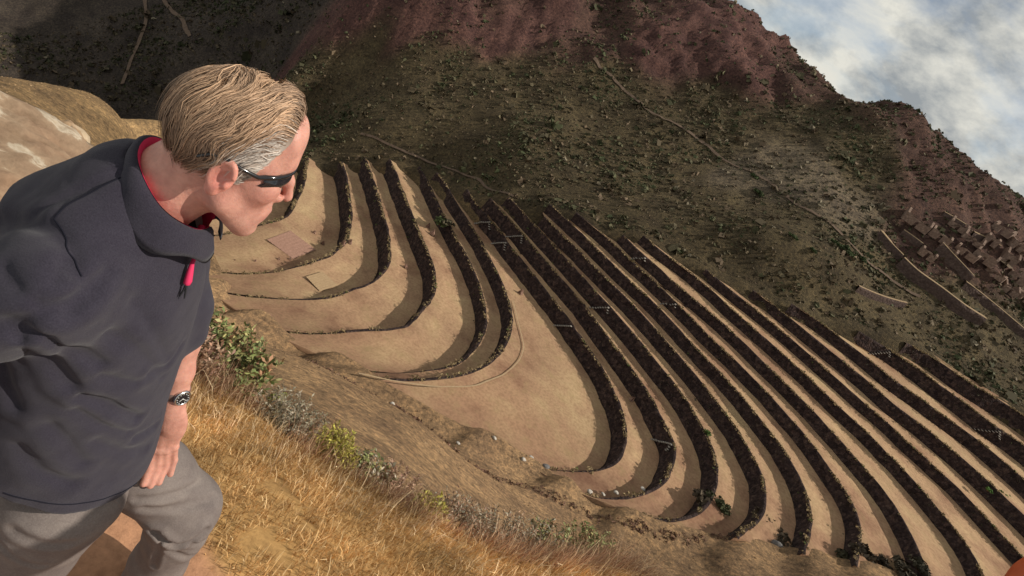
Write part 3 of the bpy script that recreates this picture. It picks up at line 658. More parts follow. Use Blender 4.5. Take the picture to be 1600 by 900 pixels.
# ---- tilled plots on the lowest terraces
m_plot = Mat('tilled_soil', 0.95, 0.1)
m_plot.color(m_plot.ramp(m_plot.noise(2.2, 6), [(.3, (.25, .145, .105)), (.7, (.34, .20, .15))]))
m_plot2 = Mat('pale_soil', 0.95, 0.1)
m_plot2.color(m_plot2.ramp(m_plot2.noise(2.2, 6), [(.3, (.30, .205, .12)), (.7, (.38, .27, .16))]))
def plot(pts, mat):
    P = np.array(pts); u = np.linspace(0, 1, 24)
    U, Vv = np.meshgrid(u, u, indexing='ij'); U, Vv = U[..., None], Vv[..., None]
    G = (P[0]*(1-U)+P[1]*U)*(1-Vv)+(P[3]*(1-U)+P[2]*U)*Vv
    G[..., 2] += .05*np.sin(np.arange(24)*2.2)[None, :]
    return tag(put('tilled_plot', G.reshape(-1, 3), grid_faces(24, 24), mat), kind='structure')
plot([(-60.2, 121.4, 5.35), (-59.5, 130.7, 5.35), (-50.5, 130.2, 5.35), (-51.5, 121.1, 5.35)], m_plot.m)
if True: plot([(-42.7, 111.4, 10.75), (-41.5, 116.8, 10.75), (-36.0, 115.7, 10.75), (-37.5, 109.9, 10.75)], m_plot2.m)

# ---- heaps of stalks, pale stones, flying stairs
m_stalk = Mat('stalk', 0.9, 0.1)
m_stalk.color(m_stalk.attr())
def stalk_heap(loc, size, seed, label):
    r = np.random.default_rng(seed)
    parts = []
    for i in range(34):
        th = r.uniform(0, 6.28); a0 = size*r.uniform(.3, .62)
        base = np.array([math.cos(th)*a0, math.sin(th)*a0*.8, -.1])
        top = np.array([r.normal(0, .14), r.normal(0, .14), size*r.uniform(.65, 1.15)])
        V, F = tube([base, (base+top)/2+r.normal(0, .06, 3), top], [.09, .075, .03], 4)
        parts.append((V, F, np.tile(np.array([.30, .19, .145])*r.uniform(.6, 1.35), (len(V), 1))))
    V, F, C_ = join(parts)
    o = put('stalk_heap', V, F, m_stalk.m, None, False, C_); o.location = loc
    return tag(o, label, 'heap', 'heaps of stalks on the lower terraces')
HEAPS = [((-58.3, 106.8, 5.15), 1.15, 'small stalk heap below the chin, leftmost in the row of four'), ((-55.6, 110.8, 5.15), 1.35, 'stalk heap, second from the left in the row of four'),
 ((-53.2, 117.1, 5.15), 1.1, 'stalk heap, third from the left in the row of four'), ((-51.8, 120.0, 5.15), .8, 'smallest stalk heap at the right end of the row of four'),
 ((-55.5, 136.7, 5.15), .8, 'small stalk heap above the right corner of the pinkish plot'), ((-51.1, 134.4, 5.15), 1.15, 'stalk heap between the pinkish plot and the second wall'),
 ((-45.1, 132.4, 10.6), 1.3, 'stalk heap on the edge of the second wall, left of two'), ((-44.4, 134.8, 10.6), 1.3, 'stalk heap on the edge of the second wall, right of two'),
 ((-41.5, 81.8, 15.3), 1.0, 'lone stalk heap on the near slope, left of two'), ((-36.9, 87.9, 15.3), 1.1, 'lone stalk heap on the near slope, right of two'),
 ((-27.1, 133.0, 15.65), .9, 'single stalk heap in front of the fourth wall'), ((2.6, 135.9, 27.8), 1.4, 'reddish stalk heap at the narrow far end of the widest terrace'),
 ((-30.8, 150.8, 20.4), 1.3, 'stalk heap beside the green bush, upper left of two'), ((-28.2, 148.7, 20.4), 1.5, 'stalk heap beside the green bush, lower right of two'),
 ((37.9, 116.4, 31.9), 1.1, 'pale heap on the terrace right of the widest one')]
for i, (loc, sz_, lb) in enumerate(HEAPS):
    stalk_heap(loc, sz_, 400+i, lb)

def rock_mesh(size, seed, sub=3, rough=.35, aspect=(1, .8, .65)):
    bm = bmesh.new()
    bmesh.ops.create_icosphere(bm, subdivisions=sub, radius=1.0)
    V = np.array([v.co[:] for v in bm.verts]); F = np.array([[v.index for v in f.verts] for f in bm.faces])
    bm.free()
    r = np.random.default_rng(seed)
    for _ in range(9):                      # chop flat facets
        n = r.normal(size=3); n /= np.linalg.norm(n); h = r.uniform(.55, .85)
        d = V@n-h; V = V-np.maximum(d, 0)[:, None]*n
    V = V*(1+rough*.35*fbm(V*1.7+seed, 4, seed)[:, None])
    return V*np.array(aspect)*size, F
m_stone = Mat('pale_stone', 0.85, 0.2)
_n = m_stone.noise(3.0, 6, .65)
m_stone.color(m_stone.ramp(_n, [(.3, (.30, .27, .235)), (.7, (.55, .51, .45))]))
m_stone.bump(_n, .6, .1)
m_stone2 = Mat('dark_stone', 0.85, 0.2)
_n = m_stone2.noise(3.0, 6, .65)
m_stone2.color(m_stone2.ramp(_n, [(.3, (.09, .085, .085)), (.7, (.19, .18, .175))]))
m_stone2.bump(_n, .6, .1)
STONES = [((21.1, 83.3, 27.9), .75, 0, 'round white boulder near the bottom rim of the widest terrace'), ((19.2, 79.3, 27.8), .6, 0, 'long pale stone left of the white boulder'),
 ((12.8, 79.8, 27.8), .5, 0, 'pale stone on the slope, farther left of the long one'), ((7.7, 74.6, 27.9), .5, 0, 'pale stone with a flat top near the dark furrow'),
 ((-5.6, 76.2, 25.5), .5, 0, 'small pale stone on the slope above the yellow bush'), ((0.5, 71.1, 28.6), .4, 0, 'small white stone on the slope right of the yellow bush'),
 ((23.6, 81.2, 28.2), .8, 1, 'flat dark stone right below the white boulder'), ((64.3, 84.9, 40.5), 1.2, 1, 'pointed dark blue-grey rock on the slope at the bottom'),
 ((31.5, 78.6, 34.1), .6, 0, 'leftmost white stone at the end of the eighth wall'), ((34.0, 80.0, 34.2), .5, 0, 'second white stone at the end of the eighth wall'),
 ((36.4, 82.3, 34.3), .55, 0, 'third white stone at the end of the eighth wall'), ((41.6, 87.3, 34.6), .6, 0, 'fourth white stone at the end of the eighth wall'),
 ((45.7, 92.5, 34.9), .55, 0, 'rightmost white stone at the end of the eighth wall')]
for i, (loc, s_, d_, lb) in enumerate(STONES):
    V, F = rock_mesh(s_, 500+i, 2)
    zg = float(ground(np.array(loc[0]), np.array(loc[1]))[0])
    lz = max(loc[2], zg+.1) if i not in (0, 1, 6) else max(loc[2], zg+.1)
    o = put('stone', V, F, (m_stone2 if d_ else m_stone).m, None, False); o.location = (loc[0], loc[1], lz)
    tag(o, lb, 'stone', 'stones lying on the near slope')

m_step = Mat('step_stone', 0.85, 0.2)
m_step.color(m_step.ramp(m_step.noise(2.5, 4), [(.3, (.22, .19, .165)), (.7, (.36, .33, .29))]))
def box_vf(c, sx_, sy_, sz_, ax):
    ux = np.array([ax[0], ax[1], 0]); uy = np.array([-ax[1], ax[0], 0]); uz = np.array([0, 0, 1.0])
    V = np.array([np.array(c)+ux*a*sx_/2+uy*b*sy_/2+uz*d*sz_/2 for a in (-1, 1) for b in (-1, 1) for d in (-1, 1)])
    F = np.array([[0, 1, 3, 2], [4, 6, 7, 5], [0, 4, 5, 1], [2, 3, 7, 6], [0, 2, 6, 4], [1, 5, 7, 3]])
    return V, F
def flying_stairs(k, x, y, label, second=True):
    R, dn = CURVES[k]
    i0 = int(np.argmin(np.hypot(R[:, 0]-x, R[:, 1]-y)))
    root = link_obj('flying_stairs', None); root.location = (R[i0, 0], R[i0, 1], R[i0, 3])
    seg = np.linalg.norm(R[1, :2]-R[0, :2]) if i0 < 1 else np.linalg.norm(R[i0, :2]-R[i0-1, :2])
    H = R[i0, 2]-R[i0, 3]
    n = max(5, int(H/.42))
    run = 1.05*H
    def one(f, hh, sg):
        i = int(np.clip(i0+sg*f*run/seg, 1, len(R)-2))
        d = R[i+1, :2]-R[i-1, :2]; d /= np.linalg.norm(d)
        p = R[i, :2]+dn[i]*(.26*H*(1-hh)+.42)
        V, F = box_vf((p[0]-R[i0, 0], p[1]-R[i0, 1], hh*H), .5, .62, .12, d)
        put('step', V, F, m_step.m, root, False)
    for q in range(n):
        one(q/(n-1), (q+.5)/n, 1)
    if second:
        for q in range(n//2+1, n):
            one(1+.55*(n-1-q)/(n-1)*1.3, (q+.3)/n, 1)
    return tag(root, label, 'stairs', 'stone steps jutting from the terrace walls')
for k, x, y, lb, sc in [(7, -19.6, 157.0, 'pale jutting steps on the seventh wall, upper left of a pair', True), (8, -9.3, 152.9, 'pale jutting steps on the eighth wall, above the pair', True),
                (7, -11.4, 152.0, 'pale jutting steps on the seventh wall, lower right of a pair', True), (9, 20.2, 137.8, 'faint jutting steps in the middle of the ninth wall', True),
                (12, 34.7, 142.1, 'faint jutting steps on the twelfth wall', True), (18, 88.2, 156.0, 'bright white jutting steps on the second highest wall', True),
                (7, 15.2, 133.1, 'single oblique line of steps on the seventh wall beside the widest terrace', False), (8, 45.7, 108.1, 'pale jutting steps where the eighth wall bends', True),
                (18, 118.3, 149.8, 'small jutting steps at the right part of the second highest wall', True), (13, 22.1, 149.5, 'small jutting steps near the far end of the thirteenth wall', True)]:
    flying_stairs(k, x, y, lb, sc)

# ---- the ruined town on the right
m_ruin = Mat('ruin_stone', 0.95, 0.1)
_vv = m_ruin.voronoi(1.6)
_n = m_ruin.noise(.9, 6, .7)
_c = m_ruin.ramp(_n, [(.3, (.19, .125, .098)), (.7, (.33, .235, .18))])
m_ruin.color(m_ruin.mix(_c, m_ruin.ramp(_vv, [(0, (1.15, 1.15, 1.15)), (.6, (.75, .75, .75))]), 1.0, 'MULTIPLY'))
m_ruin.bump(_vv, .7, .2)
def slab(P, thick, n, name, root, mat):
    """upright stone slab: outline P (list of (u, z)) along direction n, thickness across"""
    pass
def ruined_house(x, y, rot, w, d, h, gable, label, seed):
    z = float(ground(np.array(x), np.array(y))[0])
    root = link_obj('ruined_house', None); r = np.random.default_rng(seed)
    root.location = (x, y, z-.6-.5*r.random()); root.rotation_euler.z = rot+r.normal(0, .28)
    w, d, h, gable = w*r.uniform(.75, 1.3), d*r.uniform(.8, 1.15), h*r.uniform(.6, 1.1), gable*r.uniform(.2, 1.2)
    th = .65
    def prism(outline, axis, at):
        """outline in (u,z); extruded th along the other axis"""
        V = []
        for s in (at-th/2, at+th/2):
            for (u, zz) in outline:
                V.append((u, s, zz) if axis == 'x' else (s, u, zz))
        n = len(outline)
        F = [list(range(n))[::-1], list(range(n, 2*n))]+[[i, (i+1) % n, (i+1) % n+n, i+n] for i in range(n)]
        return np.array(V), F
    j = lambda: r.uniform(-.8, .25)
    e = w/2-th/2-.003
    V, F = prism([(-e, 0), (-.5, 0), (-.42, 1.9), (.42, 1.9), (.5, 0), (e, 0), (e, h+j()), (e*.4, h+j()*.6), (-e*.3, h+j()*.6), (-e, h+j())], 'x', -d/2)
    put('front_wall', V, F, m_ruin.m, root, False)
    V, F = prism([(-e, 0), (e, 0), (e, h+j()), (0, h+j()*.6), (-e, h+j())], 'x', d/2)
    put('back_wall', V, F, m_ruin.m, root, False)
    for s in (-1, 1):
        q = d/2+th/2
        V, F = prism([(-q, 0), (q, 0), (q, h), (0, h+gable*r.uniform(.75, 1.05)), (-q, h)], 'y', s*w/2)
        put('gable_wall', V, F, m_ruin.m, root, False)
    return tag(root, label, 'ruin', 'ruined houses of the hill town')
for i, (x, y, rot, w, d, h, g, lb) in enumerate([
    (92.6, 203.2, -.25, 6.5, 4.2, 2.8, 1.6, 'roofless stone house, leftmost of the hilltop ruins'), (100.1, 200.9, -.3, 5.2, 3.8, 2.4, 1.2, 'low roofless house below the long wall, second from the left'),
    (105.4, 208.8, -.2, 4.2, 3.6, 3.0, 2.0, 'small gabled house above the long wall of the ruins'), (110.5, 206.1, -.3, 6.8, 4.6, 2.8, 1.5, 'largest roofless house at the middle of the ruins'),
    (117.9, 211.8, -.35, 4.5, 4, 2.6, 1.4, 'small roofless house right beside the largest one'), (121.8, 218.4, -.3, 5.2, 4.2, 3.2, 1.8, 'house highest up the slope among the ruins'),
    (126.2, 215.8, -.4, 4.8, 4, 4.2, 1.6, 'tall narrow roofless house near the right edge'), (131.4, 215.7, -.4, 6.5, 4.2, 3.0, 1.5, 'roofless house cut by the right edge of the picture'),
    (125.3, 210.5, -.4, 4.5, 3.6, 3.2, 1.6, 'roofless house directly below the tall narrow one'), (131.0, 208.5, -.35, 4.6, 3.8, 2.6, 1.2, 'lowest roofless house near the right edge'),
    (98.3, 194.2, -.5, 5.5, 4.0, 3.6, .6, 'square flat-topped ruin at the corner above the long retaining wall'),
    (103.4, 197.9, -.45, 5.0, 4.0, 2.6, 1.2, 'low ruin right of the flat-topped one, on the slanting wall'), (110.0, 201.0, -.4, 5.6, 4.0, 2.8, 1.4, 'ruin in the lower middle of the town, below the angled wall'),
    (115.4, 202.1, -.35, 5.0, 4.2, 3.0, 1.4, 'ruin right of the one in the lower middle of the town'), (120.8, 200.3, -.4, 4.8, 3.8, 2.6, 1.2, 'lower ruin above the second long retaining wall, left of three'),
    (126.9, 200.7, -.35, 5.0, 4.0, 2.8, 1.4, 'lower ruin above the second long retaining wall, middle of three'), (135.0, 202.9, -.4, 5.2, 4.2, 2.8, 1.3, 'lower ruin above the second long retaining wall, right of three')]):
    ruined_house(x, y, rot, w, d, h, g, lb, 600+i)
m_dark = Mat('retaining_stone_shaded', .95, .1)  # darkened copy of the ruin stone: shade on the wall faces is in its colour
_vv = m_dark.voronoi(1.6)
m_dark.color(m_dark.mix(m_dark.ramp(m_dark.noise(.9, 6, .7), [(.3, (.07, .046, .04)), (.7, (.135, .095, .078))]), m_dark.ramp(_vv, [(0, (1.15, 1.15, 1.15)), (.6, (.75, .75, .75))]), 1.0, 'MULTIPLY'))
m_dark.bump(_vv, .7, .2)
def retaining(pts, height, label, top=2.6):
    P = np.array(pts, float)
    s = np.r_[0, np.cumsum(np.linalg.norm(np.diff(P, axis=0), axis=1))]
    n = max(8, int(s[-1]/.9)); t = np.linspace(0, s[-1], n)
    Q = np.stack([np.interp(t, s, P[:, i]) for i in range(2)], 1)
    zg = ground(Q[:, 0], Q[:, 1])[0]
    for _ in range(30): zg[1:-1] = (zg[:-2]+2*zg[1:-1]+zg[2:])/4
    d = np.gradient(Q, axis=0); d /= np.linalg.norm(d, axis=1, keepdims=True)
    dn = np.stack([d[:, 1], -d[:, 0]], 1)
    sgn = 1 if (dn[:, 1].mean() < 0) else -1
    dn = dn*sgn
    zt = zg+height*.45
    rows = []
    for v in np.linspace(0, 1, 7):
        nz = fbm(np.c_[Q/1.5, np.full(n, v*height)], 3, 170)*.2
        rows.append(np.c_[Q+dn*(.9*(1-v)+nz)[:, None], zt-height*(1-v)-.4*(1-v)])
    rows.append(np.c_[Q-dn*.5, zt+.05]); rows.append(np.c_[Q-dn*.6, zt-height])
    V = np.stack(rows, 1)
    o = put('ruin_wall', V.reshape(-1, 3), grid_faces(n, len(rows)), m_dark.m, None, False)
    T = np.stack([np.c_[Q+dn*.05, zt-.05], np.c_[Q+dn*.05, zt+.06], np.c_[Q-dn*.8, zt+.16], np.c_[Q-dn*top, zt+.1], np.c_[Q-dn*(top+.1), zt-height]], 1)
    put('wall_top', T.reshape(-1, 3), grid_faces(n, 5), m_pale.m, o, False)  # pale strip: sunlight on the wall top is put into the colour
    return tag(o, label, 'wall', 'retaining walls of the ruined town', 'thing')
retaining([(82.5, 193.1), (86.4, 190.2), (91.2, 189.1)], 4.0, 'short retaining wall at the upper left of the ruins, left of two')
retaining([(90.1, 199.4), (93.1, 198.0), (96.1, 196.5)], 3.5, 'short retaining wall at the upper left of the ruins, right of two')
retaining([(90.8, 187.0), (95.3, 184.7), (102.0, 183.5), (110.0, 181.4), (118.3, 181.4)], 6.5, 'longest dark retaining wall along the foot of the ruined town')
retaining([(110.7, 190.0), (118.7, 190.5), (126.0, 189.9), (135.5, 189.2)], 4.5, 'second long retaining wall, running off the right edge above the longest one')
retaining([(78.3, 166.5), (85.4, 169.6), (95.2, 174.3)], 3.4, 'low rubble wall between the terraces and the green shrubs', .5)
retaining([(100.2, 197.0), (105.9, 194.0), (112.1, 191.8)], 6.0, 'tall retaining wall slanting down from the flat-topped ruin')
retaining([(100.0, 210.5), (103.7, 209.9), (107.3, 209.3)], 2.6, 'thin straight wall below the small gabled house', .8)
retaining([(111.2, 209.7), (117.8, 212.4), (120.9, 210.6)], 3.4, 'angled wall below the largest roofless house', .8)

# ---- dry tufts and low brown shrubs over the near slope
n = 44000
a = np.radians(rng.uniform(-58, 50, n)); rr_ = np.sqrt(rng.uniform(48**2, 150**2, n))
tx, ty = rr_*np.sin(a), rr_*np.cos(a)
sd_ = rim_distance(tx, ty)
fur = np.array([(-16.1, 57.9), (-7.2, 59.7), (.6, 60.1), (8.2, 60.5), (18.4, 71.1), (27.0, 72.0), (35.3, 72.3), (44.1, 74.5), (56, 82)])
fd = np.full(n, 99.0)
for p_, q_ in zip(fur[:-1], fur[1:]):
    e_ = q_-p_; t_ = np.clip(((np.c_[tx, ty]-p_)@e_)/(e_@e_), 0, 1)
    fd = np.minimum(fd, np.linalg.norm(np.c_[tx, ty]-p_-t_[:, None]*e_, axis=1))
fd = fd+1.0*fbm(np.c_[tx/3, ty/3, tx*0], 2, 180)
pn = fbm(np.c_[tx/7, ty/7, tx*0], 3, 181)
ok = (sd_ > .3) & (rng.random(n) < np.where(fd < .9, 1.0, .30+.5*pn))
tx, ty, fd, pn = tx[ok], ty[ok], fd[ok], pn[ok]
tz = ground(tx, ty)[0]
m = len(tx)
rad = np.where(fd < .9, rng.uniform(.22, .55, m), rng.uniform(.07, .22, m))
tin = np.where(fd[:, None] < .9, np.array([.15, .085, .058]), np.array([.33, .225, .13]))*(.7+.6*rng.random((m, 1)))
tin = np.where((fd[:, None] > .9) & (rng.random((m, 1)) < .25), np.array([.17, .11, .07]), tin)
V, F, Cc = leaf_cloud(np.c_[tx, ty, tz-.03], rad, rad*.9, 7, .42, tin, 8, .5, .2)
tag(put('slope_grass', V, F, m_leaf.m, smooth=False, colors=Cc), 'dry tufts and low brown shrubs on the near slope', 'grass', kind='stuff')

# ------------------------------------------------------------------ near ground: dirt trail, grass bank and the rocky shelf
_ek = np.array([(-6.0, 1.5), (-4.6, 2.1), (-3.8, 2.45), (-3.3, 2.68), (-2.75, 2.9), (-2.4, 2.6), (-2.0, 2.25), (-1.2, 2.18), (-.6, 2.2), (-.06, 2.23), (.45, 2.28), (.95, 2.40), (1.4, 2.65), (1.82, 2.92), (2.1, 2.9), (2.6, 2.55), (4.5, 1.8)])
_ef = np.linspace(-6, 4.5, 400)
_ey = np.interp(_ef, _ek[:, 0], _ek[:, 1])
for _ in range(60): _ey[1:-1] = (_ey[:-2]+2*_ey[1:-1]+_ey[2:])/4
def edge_y(x): return np.interp(x, _ef, _ey)
def near_height(x, y):
    s = edge_y(x)-y                                    # inside the edge when positive
    left = sstep(-1.4, -2.2, x)
    inner = (97.9-.7*(1-sstep(-.05, 1.25, s)))*(1-left)+(97.62+.02*s)*left
    o = np.maximum(-s, 0)
    outer = 97.2*(1-left)+97.62*left-(1.05+.75*left)*o-.22*o*o
    z = np.where(s > 0, inner, outer)
    p = np.stack([x, y, np.zeros_like(x)], -1)
    z = z+.035*fbm(p/.5, 4, 201)+.10*fbm(p/1.4, 3, 205)*(1-.5*left)
    rub = left*sstep(.9, .1, s)*sstep(-.9, -.2, s)      # broken rock on the shelf edge
    q = fbm(np.stack([x/.55+y/.40, y/.22-x/.30, np.zeros_like(x)], -1), 4, 215, .6)*3.2+3
    layer = (np.floor(q)+sstep(.78, 1.0, q-np.floor(q)))*.034            # rock splitting in flat plates
    rub2 = left*sstep(-.9, -.2, s)
    return z+rub2*(layer-.10)+rub*.03*fbm(p/.07, 3, 211, .55, True)
def is_grass(x, y):
    b = np.interp(x, [-3, -1.9, -1.3, -.8, -.3, .3, 4], [9, 9, 2.1, 1.42, 1.1, .8, .3])
    return sstep(-.06, .08, y-b+.12*fbm(np.stack([x/.25, y/.25, np.zeros_like(x)], -1), 3, 220))
nx, ny = np.meshgrid(np.linspace(-5.6, 4.2, 380), np.linspace(-1.2, 7.0, 320), indexing='ij')
nz = near_height(nx, ny)
g = is_grass(nx, ny)[..., None]
left = sstep(-1.4, -2.2, nx)[..., None]
p = np.stack([nx, ny, nz], -1)
dirt = np.array([.36, .19, .11])*(1-left)+np.array([.345, .235, .145])*left
q_ = fbm(np.stack([nx/.55+ny/.40, ny/.22-nx/.30, nx*0], -1), 4, 215, .6)*3.2+3
dirt = dirt+left*np.array([.15, .14, .12])*(sstep(.70, .95, q_-np.floor(q_))*(fbm(p/.12, 3, 217) > -.1))[..., None]
tin = dirt*(1-g)+np.array([.42, .25, .10])*g
tin = tin*(1+.18*fbm(p/.35, 4, 230)[..., None])
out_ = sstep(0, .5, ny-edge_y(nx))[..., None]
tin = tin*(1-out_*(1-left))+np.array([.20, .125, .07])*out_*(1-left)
m_near = Mat('trail_dirt', .95, .1)
_n = m_near.noise(26, 6, .7); _n2 = m_near.noise(6, 5, .6)
_c = m_near.mix(m_near.attr(), m_near.ramp(_n, [(.3, (.72, .70, .70)), (.5, (1, 1, 1)), (.75, (1.28, 1.26, 1.24))]), 1.0, 'MULTIPLY')
_c = m_near.mix(_c, m_near.ramp(_n2, [(.35, (.85, .84, .84)), (.65, (1.12, 1.12, 1.1))]), 1.0, 'MULTIPLY')
m_near.color(_c)
m_near.bump(_n, .6, .012)
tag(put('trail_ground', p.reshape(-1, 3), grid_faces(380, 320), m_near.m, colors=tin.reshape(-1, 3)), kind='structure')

# ---- flaky stones on the rocky shelf
m_flake = Mat('flaky_rock', .85, .25)
_n = m_flake.noise(9, 7, .65)
m_flake.color(m_flake.ramp(_n, [(.3, (.32, .225, .14)), (.5, (.41, .31, .205)), (.72, (.50, .41, .30))]))
m_flake.bump(_n, .7, .02)
m_slab = Mat('slab_rock', .9, .2)
_n = m_slab.noise(5, 8, .7); _n2 = m_slab.noise(1.6, 6, .6, m_slab.mapping((1.0, 2.6, 3.0), (0, 0, .5)))
_c = m_slab.ramp(_n2, [(.38, (.24, .155, .10)), (.53, (.32, .225, .148)), (.565, (.50, .42, .32)), (.62, (.36, .27, .185))])
m_slab.color(m_slab.mix(_c, m_slab.ramp(_n, [(.32, (.68, .66, .64)), (.5, (1, 1, 1)), (.7, (1.25, 1.24, 1.22))]), 1.0, 'MULTIPLY'))
m_slab.bump(_n, .8, .02)
m_blue = Mat('grey_rock', .8, .25)
_n = m_blue.noise(7, 7, .65)
m_blue.color(m_blue.ramp(_n, [(.3, (.30, .31, .29)), (.7, (.50, .50, .46))]))
m_blue.bump(_n, .7, .02)
r_ = np.random.default_rng(31)
flake_meshes = []
for i in range(6):
    V, F = rock_mesh(1.0, 700+i, 3, .8, (1.2, .55, .24))
    flake_meshes.append(make_mesh('shelf_stone', V, F, m_flake.m, False))
for i in range(30):
    x = r_.uniform(-4.4, -2.05); s = abs(r_.normal(.25, .42)) if i < 14 else r_.uniform(-.12, .1)
    y = float(edge_y(x))-s
    z = float(near_height(np.array(x), np.array(y)))
    o = link_obj('shelf_stone', flake_meshes[i % 6])
    sc = r_.uniform(.018, .055)*(1.3 if i >= 14 else 1)
    o.scale = (sc, sc, sc); o.location = (x, y, z-sc*.14)
    o.rotation_euler = (r_.normal(0, .2), r_.normal(0, .2), -.55+r_.normal(0, .5))
    tag(o, 'flat pale flaky stone lying loose on the rocky shelf behind the shoulder', 'stone', 'flaky stones on the rocky shelf')
V, F = rock_mesh(1.0, 731, 5, .25, (1.15, .62, .30))
q_ = fbm(V*np.array([2.2, 4.5, 5.0])+V[:, 1:2]*1.5, 4, 216, .6)*3.4
plate = (np.floor(q_)+sstep(.72, 1.0, q_-np.floor(q_)))*.045
nv = V/np.array([1.15, .62, .30])**2; nv /= np.linalg.norm(nv, axis=1, keepdims=True)
V = V+nv*(plate+.012*fbm(V*9, 3, 218, .6, True))[:, None]
A_ = .42
V = V@np.array([[math.cos(A_), math.sin(A_), 0], [-math.sin(A_), math.cos(A_), 0], [0, 0, 1]])
o = put('rock_outcrop', V, F, m_slab.m, None, False); o.location = (-3.28, 2.28, 97.52); o.rotation_euler = (0, math.radians(-4), 0)
tag(o, 'large tan rock slab splitting in pale flakes behind the shoulder of the man', 'rock')
V, F = rock_mesh(.15, 720, 4, .55, (.85, .7, 1.0))
o = put('edge_boulder', V, F, m_blue.m, None, False); o.location = (-2.60, 2.86, 97.50)
tag(o, 'pale blue-grey boulder at the end of the rocky shelf', 'boulder')
V, F = rock_mesh(.12, 721, 4, .55, (1.1, .8, .8))
o = put('edge_boulder', V, F, m_flake.m, None, False); o.location = (-2.85, 2.84, 97.56)
tag(o, 'tan boulder left of the pale blue-grey one on the shelf edge', 'boulder')

# ---- grass on the bank
def blades(n, xr, yr, hmean, wmean, tints, seed, keepfn, bend=.5):
    r = np.random.default_rng(seed)
    x = r.uniform(*xr, n); y = r.uniform(*yr, n)
    k = keepfn(x, y, r); x, y = x[k], y[k]; m = len(x)
    z = near_height(x, y)-.005
    h = hmean(x, y)*r.lognormal(0, .32, m)
    th = r.uniform(0, 6.283, m); lean = r.normal(.45, .3, m)*bend*2
    d = np.stack([np.cos(th), np.sin(th), np.zeros(m)], 1)
    d[:, :2] += np.array([.55, .25]); d /= np.linalg.norm(d, axis=1, keepdims=True)
    w = (wmean*r.uniform(.6, 1.4, m))[:, None]
    ph = r.uniform(0, 6.283, m); sd = np.stack([np.cos(ph), np.sin(ph), np.zeros(m)], 1)
    b = np.stack([x, y, z], 1)
    p1 = b+np.array([0, 0, 1])*(h*.55)[:, None]+d*(h*lean*.25)[:, None]
    p2 = b+np.array([0, 0, 1])*(h*np.clip(1-.25*lean, .5, 1))[:, None]+d*(h*lean*.85)[:, None]
    V = np.stack([b-sd*w, b+sd*w, p1+sd*w*.8, p1-sd*w*.8, p2+sd*w*.25, p2-sd*w*.25], 1).reshape(-1, 3)
    i = np.arange(m)[:, None]*6
    F = np.concatenate([i+np.array([[0, 1, 2, 3]]), i+np.array([[3, 2, 4, 5]])])
    c = tints[r.integers(0, len(tints), m)]*(.7+.6*r.random((m, 1)))
    pn = fbm(np.c_[x/.22, y/.22, np.zeros(m)], 3, 240)[:, None]
    c = c*(1+.55*pn)*(1+.35*fbm(np.c_[x/.5, y/.5, np.zeros(m)], 2, 241)[:, None])
    return V, F, np.repeat(c, 6, 0)
m_blade = Mat('dry_grass', .75, .25)
m_blade.color(m_blade.attr())
m_blade.b.inputs['Transmission Weight'].default_value = 0
gold = np.array([(.52, .33, .145), (.58, .39, .19), (.48, .28, .11), (.62, .45, .24), (.40, .23, .095)])
straw = np.array([(.66, .50, .30), (.72, .57, .36), (.58, .42, .23), (.60, .43, .28)])
rust = np.array([(.38, .23, .14), (.44, .29, .18), (.32, .17, .11), (.50, .36, .23)])
V1 = blades(100000, (-1.9, 2.6), (.5, 3.6), lambda x, y: .045+.02*fbm(np.c_[x/.3, y/.3, x*0], 2, 250), .0016, gold, 41,
            lambda x, y, r: (is_grass(x, y) > r.random(len(x))) & (y < edge_y(x)+.05) & (fbm(np.c_[x/.13, y/.13, x*0], 2, 251) > -.55))
V2 = blades(50000, (-1.9, 2.8), (1.4, 3.9), lambda x, y: .10+.04*fbm(np.c_[x/.3, y/.3, x*0], 2, 252), .0014, straw, 42,
            lambda x, y, r: (np.abs(y-edge_y(x)+.16+.1*fbm(np.c_[x/.35, y*0, y*0], 2, 253)) < np.abs(r.normal(.0, .15, len(x)))) & (is_grass(x, y) > .5), .4)
V3 = blades(76000, (-1.9, 3.2), (1.9, 4.6), lambda x, y: .15+.07*fbm(np.c_[x/.3, y/.3, x*0], 2, 254), .0013, rust, 43,
            lambda x, y, r: (y > edge_y(x)-.05) & (y < edge_y(x)+.75) & (x > -1.5) & (fbm(np.c_[x/.22, y/.22, x*0], 2, 255) > -.25+.5*(r.random(len(x))-.5)), .35)
V, F, C_ = join([V1, V2, V3])
tag(put('bank_grass', V, F, m_blade.m, None, False, C_), 'golden dry grass on the bank with a pale straw fringe', 'grass', kind='stuff')

